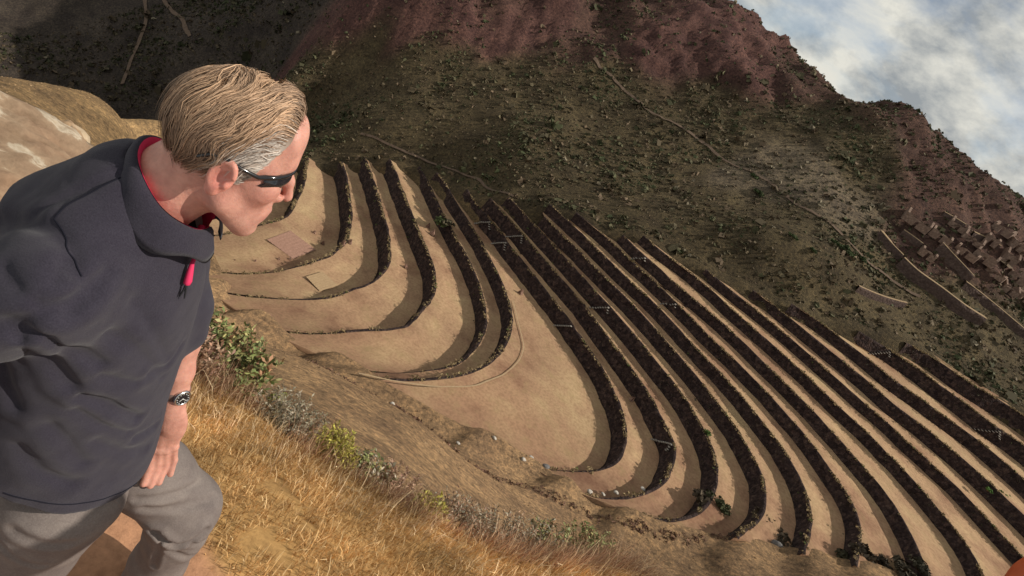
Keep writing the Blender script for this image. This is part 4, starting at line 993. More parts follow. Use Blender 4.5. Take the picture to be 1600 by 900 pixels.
# ---- plants along the edge of the bank
def plant(name, label, x, dy, spread, hgt, stems, leaves, leaf, tints, stem_tint, seed, cat='shrub', width=.42):
    y = float(edge_y(x))+dy
    z = float(near_height(np.array(x), np.array(y)))
    root = link_obj(name, None); root.location = (x, y, z)
    r = np.random.default_rng(seed)
    sp, lv = [], []
    tints = np.array(tints)
    for i in range(stems):
        th = r.uniform(0, 6.283); rad = spread*math.sqrt(r.random())
        b = np.array([math.cos(th)*rad*.45, math.sin(th)*rad*.45*.7, -.02])
        hh = hgt*r.uniform(.55, 1.05)*(1-.35*(rad/spread)**2)
        t = np.array([math.cos(th)*rad, math.sin(th)*rad*.7, hh])
        mid = (b+t)/2+np.array([0, 0, hh*.12])+r.normal(0, .02, 3)
        q = np.linspace(0, 1, 6)[:, None]
        P = b*(1-q)**2+2*mid*q*(1-q)+t*q*q
        V, F = tube(P, np.linspace(.0028, .0009, 6), 3)
        sp.append((V, F, np.tile(np.array(stem_tint)*r.uniform(.7, 1.3), (len(V), 1))))
        n = int(leaves*1.3)
        u = r.uniform(.25, 1.0, n)
        c = np.stack([np.interp(u, q[:, 0], P[:, j]) for j in range(3)], 1)
        d = r.normal(size=(n, 3)); d[:, 2] = np.abs(d[:, 2])*.8; d /= np.linalg.norm(d, axis=1, keepdims=True)
        sd = np.cross(d, r.normal(size=(n, 3))); sd /= np.linalg.norm(sd, axis=1, keepdims=True)
        L = (leaf*1.25*r.uniform(.55, 1.35, n))[:, None]
        Vq = np.stack([c, c+d*L*.5+sd*L*width*.5, c+d*L, c+d*L*.5-sd*L*width*.5], 1).reshape(-1, 3)
        ci = tints[r.integers(0, len(tints), n)]*(.7+.6*r.random((n, 1)))
        lv.append((Vq, np.arange(n*4).reshape(-1, 4), np.repeat(ci, 4, 0)))
    V, F, C_ = join(sp); put('stem', V, F, m_blade.m, root, False, C_)
    V, F, C_ = join(lv); put('foliage', V, F, m_leaf2.m, root, False, C_)
    return tag(root, label, cat, 'plants along the edge of the bank')
m_leaf2 = Mat('near_leaf', .6, .3)
m_leaf2.color(m_leaf2.attr())
green = [(.19, .23, .08), (.27, .29, .11), (.14, .16, .06), (.34, .31, .13), (.33, .18, .10)]
redbr = [(.32, .18, .12), (.38, .24, .16), (.25, .14, .10), (.43, .31, .21)]
yell = [(.42, .38, .07), (.50, .45, .09), (.34, .31, .08), (.28, .20, .08)]
grey = [(.33, .30, .22), (.26, .24, .17), (.40, .34, .26), (.20, .17, .10)]
plant('shrub', 'leafy green shrub with reddish lower leaves right of the wristwatch', -1.16, .28, .33, .46, 90, 26, .035, green, (.2, .11, .07), 801)
plant('shrub', 'reddish brown shrub at the foot of the leafy green one, beside the wrist', -1.33, .10, .26, .26, 80, 22, .026, redbr, (.22, .12, .08), 802)
plant('shrub', 'greyish green shrub rising behind the forearm', -1.55, .36, .25, .50, 55, 22, .032, green, (.2, .12, .07), 803)
plant('sprig', 'slender yellow-green sprig standing up between two shrubs', -.80, .34, .05, .33, 6, 26, .03, [(.38, .40, .06), (.30, .33, .06)], (.3, .28, .1), 804)
plant('shrub', 'silvery grey herb in front of the yellow bush', -.66, .20, .26, .30, 90, 22, .02, grey, (.3, .24, .17), 805, width=.3)
plant('shrub', 'bright yellow-green bush in the middle of the row of plants', -.33, .20, .18, .30, 110, 26, .02, yell, (.25, .18, .07), 806, width=.3)
plant('shrub', 'sparse grey-green shrub right of the bright yellow bush', -.08, .27, .18, .26, 50, 20, .024, green+grey, (.25, .16, .1), 807)
plant('shrub', 'rusty brown dry shrub near the centre of the bank edge', .14, .30, .26, .25, 90, 20, .02, redbr, (.26, .15, .09), 808, width=.3)
plant('shrub', 'small yellowish plant between two rusty dry shrubs', .36, .24, .14, .22, 40, 20, .024, yell, (.25, .18, .08), 809)
plant('shrub', 'rusty dry shrub right of the small yellowish plant', .62, .36, .28, .27, 90, 20, .02, redbr+grey, (.28, .18, .11), 810, width=.3)
plant('shrub', 'pale brown dry shrub at the lower right of the bank', .98, .42, .30, .30, 90, 20, .02, grey+redbr, (.32, .22, .13), 811, width=.3)
plant('shrub', 'olive shrub at the lower right of the row of plants', 1.34, .52, .26, .28, 70, 22, .024, green+grey, (.22, .15, .08), 812)
plant('shrub', 'last olive shrub of the row, cut by the bottom edge', 1.72, .62, .30, .28, 70, 22, .024, green, (.22, .15, .08), 813)
for i, (x, dy, hh, lb) in enumerate([(-1.36, .40, .62, 'three bare pale grass stalks rising left of the green shrub top'), (.42, .42, .5, 'tall bare pale stalk standing above the rusty shrubs'), (1.0, .5, .42, 'tall pale grass stalk with seed head at the lower right')]):
    plant('grass_stalk', lb, x, dy, .12 if i == 0 else .05, hh, 4 if i == 0 else 2, 6, .02, [(.55, .42, .26)], (.6, .46, .28), 830+i, 'stalk', .2)

# ---- orange cloth bundle in the bottom right corner, beside the photographer

# ------------------------------------------------------------------ the man: distance-field sculpting
def smin(a, b, k):
    h = np.clip(.5+.5*(b-a)/k, 0, 1)
    return b*(1-h)+a*h-k*h*(1-h)
def smax(a, b, k): return -smin(-a, -b, k)
def ell(p, c, r):
    q = (p-np.array(c))/np.array(r)
    k0 = np.linalg.norm(q, axis=-1); k1 = np.linalg.norm(q/np.array(r), axis=-1)+1e-9
    return k0*(k0-1)/k1
def cone(p, a, b, ra, rb):
    a, b = np.array(a, float), np.array(b, float)
    ab = b-a; t = np.clip(((p-a)@ab)/(ab@ab), 0, 1)
    return np.linalg.norm(p-a-t[..., None]*ab, axis=-1)-(ra+(rb-ra)*t)
def chain(p, pts, k=.01):
    d = None
    for (a, ra), (b, rb) in zip(pts[:-1], pts[1:]):
        e = cone(p, a, b, ra, rb)
        d = e if d is None else smin(d, e, k)
    return d
def line_dist(p, pts):
    d = np.full(p.shape[:-1], 1e9)
    for a, b in zip(pts[:-1], pts[1:]):
        d = np.minimum(d, cone(p, a, b, 0, 0))
    return d

HEAD_C = np.array([-0.488, 0.764, 99.494])
def rotv(w):
    w = np.array(w, float); th = np.linalg.norm(w); k = w/th
    K = np.array([[0, -k[2], k[1]], [k[2], 0, -k[0]], [-k[1], k[0], 0]])
    return np.eye(3)+math.sin(th)*K+(1-math.cos(th))*K@K
HEAD_R = rotv((-0.099, 0.112, 0.649))                   # columns: forward, left, up of the head
BODY_AZ = math.radians(25.0)
BODY_R = np.array([[math.cos(BODY_AZ), -math.sin(BODY_AZ), 0], [math.sin(BODY_AZ), math.cos(BODY_AZ), 0], [0, 0, 1.0]])
def to_head(p): return (p-HEAD_C)@HEAD_R
def to_body(p): return (p-HEAD_C)@BODY_R
def from_head(p): return np.asarray(p)@HEAD_R.T+HEAD_C
def from_body(p): return np.asarray(p)@BODY_R.T+HEAD_C

def sym(p):
    q = p.copy(); q[..., 1] = np.abs(q[..., 1]); return q

def sd_skull(h):
    return ell(h, (.006, 0, .046), (.090, .073, .082))
FACE_K = 1.17                                            # the face is a little flatter than the canon
def squash(h):
    q = h.copy(); x = q[..., 0]
    q[..., 0] = np.where(x > .02, .02+(x-.02)*FACE_K, x); return q
def unsquash(h):
    q = np.array(h, float); x = q[..., 0]
    q[..., 0] = np.where(x > .02, .02+(x-.02)/FACE_K, x); return q
def sd_head(h):
    h = squash(h)
    s = sym(h)
    d = sd_skull(h)
    d = smin(d, ell(h, (.040, 0, -.012), (.060, .060, .080)), .03)
    d = smin(d, cone(s, (.012, .050, -.050), (.074, .014, -.098), .020, .017), .03)
    d = smin(d, ell(h, (.062, 0, -.075), (.032, .036, .034)), .025)
    d = smin(d, cone(h, (.082, 0, -.100), (.070, 0, -.104), .016, .016), .02)            # chin
    d = smin(d, ell(s, (.066, .040, -.004), (.026, .024, .022)), .025)                   # cheekbone
    d = smin(d, cone(h, (.086, -.030, .046), (.086, .030, .046), .014, .014), .02)       # brow
    d = smin(d, ell(h, (.072, 0, .085), (.028, .050, .035)), .03)                        # forehead
    d = smax(d, -ell(s, (.103, .032, .020), (.016, .018, .012)), .015)                   # eye sockets
    d = smin(d, ell(s, (.080, .032, .018), (.013, .013, .012)), .004)                    # eyes
    d = smin(d, chain(h, [((.098, 0, .030), .007), ((.112, 0, .004), .0085), ((.1225, 0, -.022), .0102)], .01), .012)   # nose
    d = smin(d, ell(s, (.1035, .0115, -.0265), (.012, .0075, .008)), .006)               # nostril wings
    d = smax(d, -ell(s, (.1075, .0065, -.0345), (.006, .0035, .004)), .003)
    d = smin(d, ell(h, (.084, 0, -.058), (.022, .028, .024)), .02)                       # muzzle
    d = smin(d, chain(s, [((.1040, .0, -.0605), .0066), ((.094, .018, -.0635), .0045), ((.086, .026, -.066), .002)], .006), .006)
    d = smin(d, chain(s, [((.1015, .0, -.0735), .0072), ((.092, .016, -.0715), .005), ((.086, .025, -.067), .002)], .006), .006)
    d = smax(d, -chain(s, [((.1075, 0, -.0668), .0016), ((.088, .027, -.0672), .0012)], .003), .003)
    d = smax(d, -ell(h, (.107, 0, -.086), (.010, .02, .007)), .012)
    # ears: rim, lobe, bowl
    ec = np.array((-.006, .0765, .002))
    u = s-ec
    A = math.radians(24)
    X = u[..., 0]*math.cos(A)+u[..., 1]*math.sin(A)      # along the flap, forward
    Yo = -u[..., 0]*math.sin(A)+u[..., 1]*math.cos(A)
    Zt = u[..., 2]
    X2 = X*math.cos(.2)-Zt*math.sin(.2); Z2 = X*math.sin(.2)+Zt*math.cos(.2)
    e = np.stack([X2, Yo, Z2], -1)
    flap = ell(e, (0, .002, .002), (.0185, .0075, .031))
    rho = np.sqrt((X2/.0150)**2+((Z2-.006)/.0245)**2)
    rim = np.sqrt(((rho-1)*.017)**2+(Yo-.0075)**2)-.0042
    rim = np.where((X2 > .008) & (Z2 < .012), .02, rim)
    flap = smin(flap, rim, .004)
    flap = smax(flap, -ell(e, (.003, .011, .004), (.0085, .008, .014)), .004)
    flap = smin(flap, ell(e, (.001, .004, -.026), (.0095, .006, .009)), .006)             # lobe
    flap = smin(flap, ell(e, (.012, .005, -.004), (.004, .005, .006)), .004)              # tragus
    d = smin(d, flap, .006)
    return d

NECK = [((-.030, 0, -.02), .056), ((-.062, 0, -.085), .058), ((-.105, 0, -.165), .066), ((-.12, 0, -.24), .075)]   # body frame
def within(p, c, r): return ((p-np.array(c))**2).sum(-1) < r*r
def gate(p, m, f, far=.5):
    d = np.full(p.shape[:-1], far)
    if m.any(): d[m] = f(p[m])
    return d
def sd_body(p):
    """the continuous skin body: head, neck, upper trunk, left arm and hand"""
    b = to_body(p)
    mh = within(p, HEAD_C, .21)
    d = smin(chain(b, NECK, .02), ell(b, (-.11, 0, -.33), (.075, .13, .10)), .04)
    d = smin(d, chain(b, ARM, .015), .02)
    d[mh] = smin(d[mh], sd_head(to_head(p[mh])), .03)
    d = smin(d, cone(b, (-.055, -.012, -.055), (-.048, -.022, -.17), .020, .016), .02)    # muscle of the neck
    mm = within(b, (.05, .07, -.80), .19)
    if mm.any(): d[mm] = smin(d[mm], sd_hand(b[mm]), .008)
    return d

ARM = [((-.11, .10, -.30), .058), ((-.08, .16, -.30), .056), ((-.020, .150, -.46), .045), ((.006, .125, -.545), .042), ((.024, .106, -.62), .034), ((.034, .096, -.675), .0275), ((.039, .086, -.72), .0285)]
def sd_hand(b):
    d = ell(b, (.051, .076, -.775), (.037, .020, .074))
    d = smin(d, cone(b, (.036, .090, -.69), (.046, .078, -.76), .027, .022), .02)
    F = [[((.034, .070, -.80), .0115), ((.036, .060, -.845), .0102), ((.0445, .044, -.897), .0094), ((.0460, .021, -.932), .0080)],
         [((.047, .070, -.80), .0120), ((.0505, .062, -.845), .0106), ((.0590, .050, -.904), .0098), ((.0612, .024, -.938), .0082)],
         [((.060, .074, -.80), .0118), ((.0640, .066, -.845), .0102), ((.0732, .059, -.904), .0094), ((.0757, .034, -.934), .0079)],
         [((.072, .080, -.80), .0108), ((.0765, .073, -.838), .0092), ((.0868, .071, -.888), .0084), ((.0925, .052, -.919), .0070)],
         [((.022, .086, -.735), .0150), ((.006, .076, -.785), .0120), ((.010, .058, -.835), .0095), ((.018, .045, -.862), .0080)]]
    for f in F:
        fd = chain(b, f, .006)
        kb = np.array(f[1][0])
        fd = smin(fd, np.linalg.norm(b-kb-np.array([0, -.003, 0]), axis=-1)-.0098, .006)
        d = smin(d, fd, .006)
    return d

def sd_jacket_base(b):
    d = ell(b, (-.122, 0, -.345), (.152, .190, .235))
    d = smin(d, ell(b, (-.132, 0, -.58), (.168, .192, .25)), .08)
    d = smin(d, ell(b, (-.127, -.01, -.80), (.176, .200, .21)), .08)
    d = smin(d, cone(b, (-.118, 0, -.12), (-.14, 0, -.22), .070, .13), .05)
    s = sym(b)
    d = smin(d, cone(s, (-.118, .03, -.145), (-.135, .165, -.222), .064, .070), .05)
    d = smin(d, chain(b, [((-.145, -.165, -.230), .078), ((-.28, -.225, -.33), .072), ((-.42, -.27, -.46), .064)], .03), .035)     # right sleeve
    d = smin(d, chain(b, [((-.40, -.27, -.45), .062), ((-.30, -.26, -.62), .052), ((-.20, -.22, -.74), .046)], .03), .03)
    sl = chain(b, [((-.130, .160, -.225), .076), ((-.062, .160, -.36), .064), ((-.020, .145, -.46), .060), ((-.002, .130, -.515), .058)], .03)   # left sleeve, pushed up
    d = smin(d, sl, .04)
    d = smax(d, (-.787-.46*b[..., 0])-b[..., 2], .012)
    return d

FOLDS = [(0.009,0.017,[(-0.160,-0.253,-0.232),(-0.148,-0.250,-0.220),(-0.131,-0.245,-0.204),(-0.107,-0.230,-0.186),(-0.079,-0.195,-0.177)]),(0.011,0.016,[(-0.147,-0.250,-0.223),(-0.137,-0.250,-0.232),(-0.125,-0.203,-0.318),(-0.084,-0.184,-0.393)]),(0.010,0.013,[(-0.130,-0.248,-0.226),(-0.108,-0.242,-0.232),(-0.091,-0.200,-0.294),(-0.057,-0.173,-0.338)]),(0.011,0.012,[(-0.068,-0.177,-0.421),(-0.033,-0.154,-0.454),(0.008,-0.106,-0.533)]),(0.007,0.010,[(0.014,-0.098,-0.602),(0.036,-0.036,-0.632)]),(0.008,0.014,[(-0.181,-0.177,-0.396),(-0.169,-0.182,-0.431),(-0.151,-0.188,-0.472)]),(0.006,0.016,[(-0.098,-0.187,-0.501),(-0.073,-0.179,-0.544),(-0.045,-0.166,-0.612)]),(0.005,0.012,[(-0.052,-0.169,-0.367),(-0.030,-0.152,-0.390),(-0.008,-0.129,-0.412)]),(0.010,0.014,[(-0.094,-0.225,-0.191),(-0.087,-0.200,-0.173),(-0.079,-0.165,-0.162)]),(0.009,0.018,[(-0.250,-0.083,-0.206),(-0.199,-0.122,-0.158),(-0.156,-0.146,-0.135),(-0.126,-0.168,-0.139),(-0.105,-0.194,-0.156)]),(0.007,0.014,[(-0.179,-0.211,-0.168),(-0.166,-0.222,-0.171),(-0.152,-0.229,-0.175)]),(0.005,0.012,[(-0.127,-0.234,-0.182),(-0.121,-0.213,-0.161),(-0.123,-0.187,-0.147)]),(0.004,0.010,[(-0.199,-0.110,-0.154),(-0.164,-0.090,-0.109),(-0.120,-0.057,-0.067)]),(0.006,0.018,[(-0.135,-0.192,-0.571),(-0.102,-0.191,-0.626),(-0.053,-0.176,-0.668)]),(0.005,0.014,[(-0.036,-0.158,-0.557),(0.002,-0.120,-0.622),(0.036,-0.059,-0.682)]),(0.005,0.014,[(-0.041,-0.137,-0.223),(-0.006,-0.118,-0.297),(0.020,-0.075,-0.392)]),(0.005,0.014,[(-0.055,-0.171,-0.269),(-0.018,-0.138,-0.321),(0.023,-0.071,-0.449)]),(0.006,0.012,[(0.006,-0.107,-0.409),(0.023,-0.068,-0.420),(0.031,-0.030,-0.398)]),(0.004,0.010,[(-0.071,-0.178,-0.456),(-0.043,-0.162,-0.499),(0.002,-0.117,-0.566)]),]
TFOLDS = [(0.012,0.012,[(0.115,0.008,-1.105),(0.170,0.007,-1.148),(0.203,0.018,-1.136),(0.224,0.037,-1.110)]),(0.007,0.009,[(0.132,0.005,-1.113),(0.135,0.019,-1.211),(0.140,0.025,-1.306)]),(0.006,0.010,[(0.098,0.011,-1.105),(0.147,0.004,-1.128)]),(0.005,0.012,[(0.067,0.009,-1.014),(0.140,0.038,-1.025),(0.216,0.096,-1.052)]),(0.005,0.010,[(0.046,0.011,-0.983),(0.103,0.033,-0.981),(0.162,0.101,-1.005)]),(0.006,0.010,[(0.207,0.023,-1.157),(0.240,0.077,-1.226)]),(0.005,0.012,[(-0.121,-0.194,-0.831),(-0.073,-0.202,-0.846),(-0.025,-0.186,-0.858)]),(0.004,0.008,[(-0.138,-0.194,-0.886),(-0.087,-0.202,-0.928),(-0.056,-0.194,-0.944)]),(0.005,0.010,[(0.161,0.012,-1.186),(0.225,0.053,-1.275)]),]

def sd_jacket(p):
    b = to_body(p)
    d = sd_jacket_base(b)
    near = np.abs(d) < .03
    if near.any() and len(FOLDS):
        q = b[near]; a = np.zeros(len(q))
        for amp, wid, pts in FOLDS:
            L = line_dist(q, np.array(pts))
            u = L/wid
            a += .95*amp*(np.exp(-(u*1.5)**2)-.28*np.exp(-((u-1.9)/1.0)**2))      # a crease with raised lips
        a += .0024*fbm(q/.05, 3, 901)+.0034*fbm(q*np.array([1, 1, .45])/.12, 2, 905)
        d[near] += a
    # opening round the neck
    d = smax(d, -chain(b, [((-.045, 0, .02), .072), ((-.066, 0, -.085), .066), ((-.085, 0, -.14), .060)], .01), .008)
    d = smax(d, -(np.linalg.norm((b-np.array((-.058, 0, -.12)))*np.array([1, 1, .7]), axis=-1)-.062), .01)
    return d

def sd_trousers(p):
    b = to_body(p)
    d = ell(b, (-.095, 0, -.85), (.105, .160, .13))
    lt = chain(b, [((-.075, .100, -.91), .092), ((.045, .108, -1.02), .094), ((.150, .102, -1.125), .090), ((.156, .102, -1.165), .086)], .03)
    ls = chain(b, [((.155, .102, -1.14), .086), ((.160, .102, -1.25), .076), ((.150, .102, -1.43), .074), ((.135, .102, -1.60), .072)], .03)
    lt = smin(lt, ls, .02)
    rt = chain(b, [((-.085, -.085, -.86), .118), ((-.125, -.100, -1.07), .100), ((-.17, -.11, -1.25), .080), ((-.26, -.115, -1.44), .074), ((-.33, -.115, -1.59), .072)], .03)
    d = smin(smin(d, lt, .03), rt, .04)
    near = np.abs(d) < .025
    q = b[near]
    if len(q):
        a = .002*fbm(q/.05, 3, 911)
        for amp, wid, pts in TFOLDS:
            u = line_dist(q, np.array(pts))/wid
            a += amp*(np.exp(-u*u)-.5*np.exp(-((u-1.7)/.9)**2))
        d[near] += a
    d = smax(d, -1.60-b[..., 2], .005)
    return d

def surface_net(f, lo, hi, h, block=8, margin=1.25):
    lo = np.array(lo, float); n = np.ceil((np.array(hi)-lo)/h/block).astype(int)
    N = n*block
    cc = np.stack(np.meshgrid(*[lo[i]+(np.arange(n[i])+.5)*block*h for i in range(3)], indexing='ij'), -1)
    cd = f(cc.reshape(-1, 3)).reshape(n)
    D = np.repeat(np.repeat(np.repeat(cd, block, 0), block, 1), block, 2).astype(np.float32)
    act = np.argwhere(np.abs(cd) < block*h*.866*margin+.006)
    off = np.stack(np.meshgrid(*[np.arange(block)]*3, indexing='ij'), -1).reshape(-1, 3)
    for s in range(0, len(act), 300):
        a = act[s:s+300]
        idx = (a[:, None]*block+off[None]).reshape(-1, 3)
        D[idx[:, 0], idx[:, 1], idx[:, 2]] = f(lo+idx*h)
    S = D < 0
    c = [S[i:N[0]-1+i, j:N[1]-1+j, k:N[2]-1+k] for i in (0, 1) for j in (0, 1) for k in (0, 1)]
    cnt = sum(q.astype(np.int8) for q in c)
    cells = np.argwhere((cnt > 0) & (cnt < 8))
    vid = -np.ones(N-1, np.int64); vid[tuple(cells.T)] = np.arange(len(cells))
    acc = np.zeros((len(cells), 3)); num = np.zeros(len(cells))
    corners = [np.array(q) for q in np.ndindex(2, 2, 2)]
    for a in corners:
        for ax in range(3):
            if a[ax]: continue
            b = a.copy(); b[ax] = 1
            va = D[tuple((cells+a).T)]; vb = D[tuple((cells+b).T)]
            m = (va < 0) != (vb < 0)
            t = np.where(m, va/np.where(m, va-vb, 1), 0)
            pt = cells+a+t[:, None]*(b-a)
            acc[m] += pt[m]; num[m] += 1
    V = lo+acc/num[:, None]*h
    Fs = []
    for ax in range(3):
        sl = [slice(0, N[i]-1) for i in range(3)]
        A = S[tuple(sl)]
        sh = list(sl); sh[ax] = slice(1, N[ax])
        Bm = S[tuple(sh)]
        e = np.argwhere(A != Bm)
        o1, o2 = (ax+1) % 3, (ax+2) % 3
        e = e[(e[:, o1] > 0) & (e[:, o2] > 0)]
        d1 = np.zeros(3, int); d1[o1] = 1; d2 = np.zeros(3, int); d2[o2] = 1
        q = np.stack([vid[tuple((e-d1-d2).T)], vid[tuple((e-d2).T)], vid[tuple(e.T)], vid[tuple((e-d1).T)]], 1)
        flip = ~A[tuple(e.T)]
        q[flip] = q[flip][:, ::-1]
        Fs.append(q[(q >= 0).all(1)])
    return V, np.concatenate(Fs)

def world_box(pts, pad, tf):
    P = tf(np.array(pts)); return P.min(0)-pad, P.max(0)+pad
def sculpt(name, f, lo, hi, h, mat, parent=None, colors=None, relax=1):
    V, F = surface_net(f, lo, hi, h)
    for _ in range(relax):      # pull vertices onto the surface
        e = h*.3
        d = f(V); g = np.stack([f(V+np.eye(3)[i]*e)-d for i in range(3)], 1)/e
        V = V-g*(d/np.maximum((g*g).sum(1), .05))[:, None]*.8
    return put(name, V, F, mat, parent, True, None if colors is None else colors(V))

# ---- skin
def skin_tint(V):
    h = squash(to_head(V)); b = to_body(V)
    c = np.tile(np.array([.53, .268, .205]), (len(V), 1))
    def blob(cn, r, col, k):
        w = np.exp(-(((h-np.array(cn))/np.array(r))**2).sum(1))[:, None]*k
        return w, np.array(col)
    for cn, r, col, k in [((.112, 0, -.02), (.016, .016, .018), (.52, .19, .15), .7), ((.07, -.05, -.015), (.03, .02, .025), (.53, .205, .16), .6),
                          ((.09, 0, .09), (.03, .05, .03), (.60, .33, .26), .6), ((-.006, -.085, .0), (.024, .02, .035), (.60, .215, .17), .85),
                          ((.10, 0, -.066), (.016, .026, .0095), (.47, .16, .15), .85), ((.075, 0, -.085), (.035, .05, .03), (.42, .25, .20), .5),
                          ((.05, -.05, -.065), (.03, .03, .03), (.44, .25, .20), .4)]:
        w, col = blob(cn, r, col, k); c = c*(1-w)+col*w
    neck = sstep(-.09, -.13, h[:, 2])[:, None]*(b[:, 2:3] > -.3)
    c = c*(1-neck*.5)+np.array([.50, .20, .15])*neck*.5
    c = c*(1+.10*fbm(V/.012, 3, 920)[:, None]+.07*fbm(V/.004, 2, 921)[:, None])
    return c
m_skin = Mat('skin', .5, .35)
_n = m_skin.noise(260, 4, .6)
m_skin.color(m_skin.mix(m_skin.attr(), m_skin.ramp(m_skin.noise(45, 4), [(.35, (.90, .84, .84)), (.65, (1.08, 1.08, 1.07))]), 1.0, 'MULTIPLY'))
m_skin.b.inputs['Subsurface Weight'].default_value = .22
m_skin.b.inputs['Subsurface Radius'].default_value = (1.0, .35, .2)
m_skin.b.inputs['Subsurface Scale'].default_value = .008
_b1 = m_skin.bump(m_skin.noise(60, 5, .65), .4, .004)
m_skin.bump(_n, .3, .0015, _b1)

lo, hi = world_box([(-.22, -.15, -.96), (-.22, .24, -.96), (.14, .24, .17), (.14, -.15, .17), (-.22, -.15, .17), (.14, -.15, -.96)], .03, from_body)
person = sculpt('person', sd_body, lo, hi, .0028, m_skin.m, None, skin_tint)
tag(person, 'man in a navy fleece and grey trousers leaning forward to look down at the terraces', 'person')

# ---- fleece jacket
m_fleece = Mat('navy_fleece', .95, .12)
_n = m_fleece.noise(420, 3, .7); _n2 = m_fleece.noise(28, 4, .6)
m_fleece.color(m_fleece.mix(m_fleece.ramp(_n, [(.25, (.019, .016, .025)), (.75, (.039, .035, .048))]), m_fleece.ramp(_n2, [(.3, (.88, .86, .90)), (.7, (1.1, 1.1, 1.1))]), 1.0, 'MULTIPLY'))
m_fleece.b.inputs['Sheen Weight'].default_value = .10
m_fleece.b.inputs['Sheen Roughness'].default_value = .6
m_fleece.bump(_n, .35, .0025)
lo, hi = world_box([(-.42, -.36, -.92), (-.42, .26, -.92), (.12, .26, .0), (.12, -.36, .0), (-.42, -.36, .0), (-.42, .26, 0), (.12, .26, -.92), (.12, -.36, -.92)], .01, from_body)
jacket = sculpt('jacket', sd_jacket, lo, hi, .0048, m_fleece.m, person)

# seams, stitched just proud of the cloth
m_seam = Mat('seam_thread', .9, .1).color((.013, .013, .020))
def on_cloth(pts, f, lift):
    P = np.array(pts); s = np.r_[0, np.cumsum(np.linalg.norm(np.diff(P, axis=0), axis=1))]
    t = np.linspace(0, s[-1], 40); W_ = from_body(np.stack([np.interp(t, s, P[:, i]) for i in range(3)], 1))
    for _ in range(4): W_[1:-1] = (W_[:-2]+2*W_[1:-1]+W_[2:])/4
    for _ in range(5):
        d = f(W_); g = np.stack([f(W_+np.eye(3)[i]*1e-3)-d for i in range(3)], 1)/1e-3
        g /= np.linalg.norm(g, axis=1, keepdims=True)+1e-9; W_ = W_-g*(d-lift)[:, None]
    return W_
for pts in ([(-.1188, -.0596, -.0682), (-.1326, -.0758, -.0828), (-.1452, -.0893, -.098), (-.1579, -.105, -.1151), (-.1652, -.1262, -.1312)],
            [(-.1652, -.1262, -.1312), (-.1407, -.1549, -.1345), (-.1199, -.1747, -.1427), (-.0985, -.1905, -.1582)],
            [(-.1436, -.1999, -.6997), (-.099, -.199, -.7104), (-.0527, -.1848, -.7259), (-.0089, -.1545, -.7464), (.0239, -.1125, -.7697), (.0419, -.0693, -.7931)]):
    V, F = tube(on_cloth(pts, sd_jacket, .0002), np.full(40, .0013), 6)
    put('seam', V, F, m_seam.m, jacket)

# ---- trousers and boots
m_cloth = Mat('grey_cotton', .9, .15)
_n = m_cloth.noise(300, 3, .7); _n2 = m_cloth.noise(14, 5, .65)
m_cloth.color(m_cloth.mix(m_cloth.ramp(_n, [(.25, (.135, .112, .104)), (.75, (.205, .175, .160))]), m_cloth.ramp(_n2, [(.3, (.78, .76, .78)), (.7, (1.18, 1.18, 1.16))]), 1.0, 'MULTIPLY'))
m_cloth.bump(_n, .3, .002)
lo, hi = world_box([(-.45, -.28, -1.62), (.28, -.28, -.72), (.28, .22, -.72), (-.45, .22, -1.62), (-.45, -.28, -.72), (.28, .22, -1.62), (.28, -.28, -1.62), (-.45, .22, -.72)], .01, from_body)
trousers = sculpt('trousers', sd_trousers, lo, hi, .0065, m_cloth.m, person)
m_boot = Mat('boot_leather', .6, .4).color((.07, .045, .03))
for ax_, ay_ in ((.135, .102), (-.33, -.115)):
    def sd_boot(p, ax_=ax_, ay_=ay_):
        b = to_body(p)
        d = cone(b, (ax_, ay_, -1.50), (ax_-.01, ay_, -1.63), .050, .050)
        d = smin(d, ell(b, (ax_+.075, ay_, -1.650), (.125, .050, .050)), .03)
        return smax(d, -1.685-b[..., 2], .008)
    lo, hi = world_box([(ax_-.1, ay_-.1, -1.72), (ax_+.24, ay_+.1, -1.4), (ax_+.24, ay_-.1, -1.4), (ax_-.1, ay_+.1, -1.4)], .02, from_body)
    sculpt('boot', sd_boot, lo, hi, .009, m_boot.m, person)

# ---- collar with its raspberry lining
m_pink = Mat('raspberry_lining', .8, .2)
m_pink.color((.62, .035, .11))
def collar_rows():
    """rings round the neck, from the right front over the back to the left front; rows climb inside then fall outside"""
    phi = np.radians(np.linspace(-172, 172, 90))          # 0 = back of the neck
    c, s = np.cos(phi), np.sin(phi)
    f = (1-c)/2                                           # 0 at the back, 1 at the front
    def ring(rx, ry, cx, zb, zf, drop=0):
        x = cx-rx*c-.012*f; y = ry*s*1.0
        return np.stack([x, y, zb*(1-f)+zf*f+drop], 1)
    return phi, f, ring
phi, cf, ring = collar_rows()
_tip = np.exp(-((np.abs(phi)-math.radians(160))/.30)**2)
def crow(off, zb, zf, tipx=0, tipz=0):
    R_ = ring(.063+off*(1-.35*cf), .067+off*1.15, -.046, zb, zf)
    R_[:, 0] += tipx*_tip; R_[:, 2] += tipz*_tip
    R_[:, 2] += .004*np.sin(phi*5)*off/.02
    return R_
inner = [crow(-.002, -.105, -.190), crow(.000, -.075, -.165), crow(.001, -.048, -.142), crow(.004, -.038, -.132)]
outer = [crow(.004, -.038, -.132), crow(.011, -.033, -.129), crow(.019, -.040, -.133), crow(.026, -.064, -.147, .000, -.002), crow(.032, -.092, -.160, .002, -.005), crow(.036, -.108, -.167, .002, -.012),
         crow(.033, -.108, -.165, .002, -.012), crow(.024, -.088, -.153, .0, -.004)]
def ribbon(rows): 
    G = np.stack(rows, 1); return G.reshape(-1, 3), grid_faces(G.shape[0], G.shape[1])
V, F = ribbon(outer); put('collar', from_body(V), F, m_fleece.m, jacket)
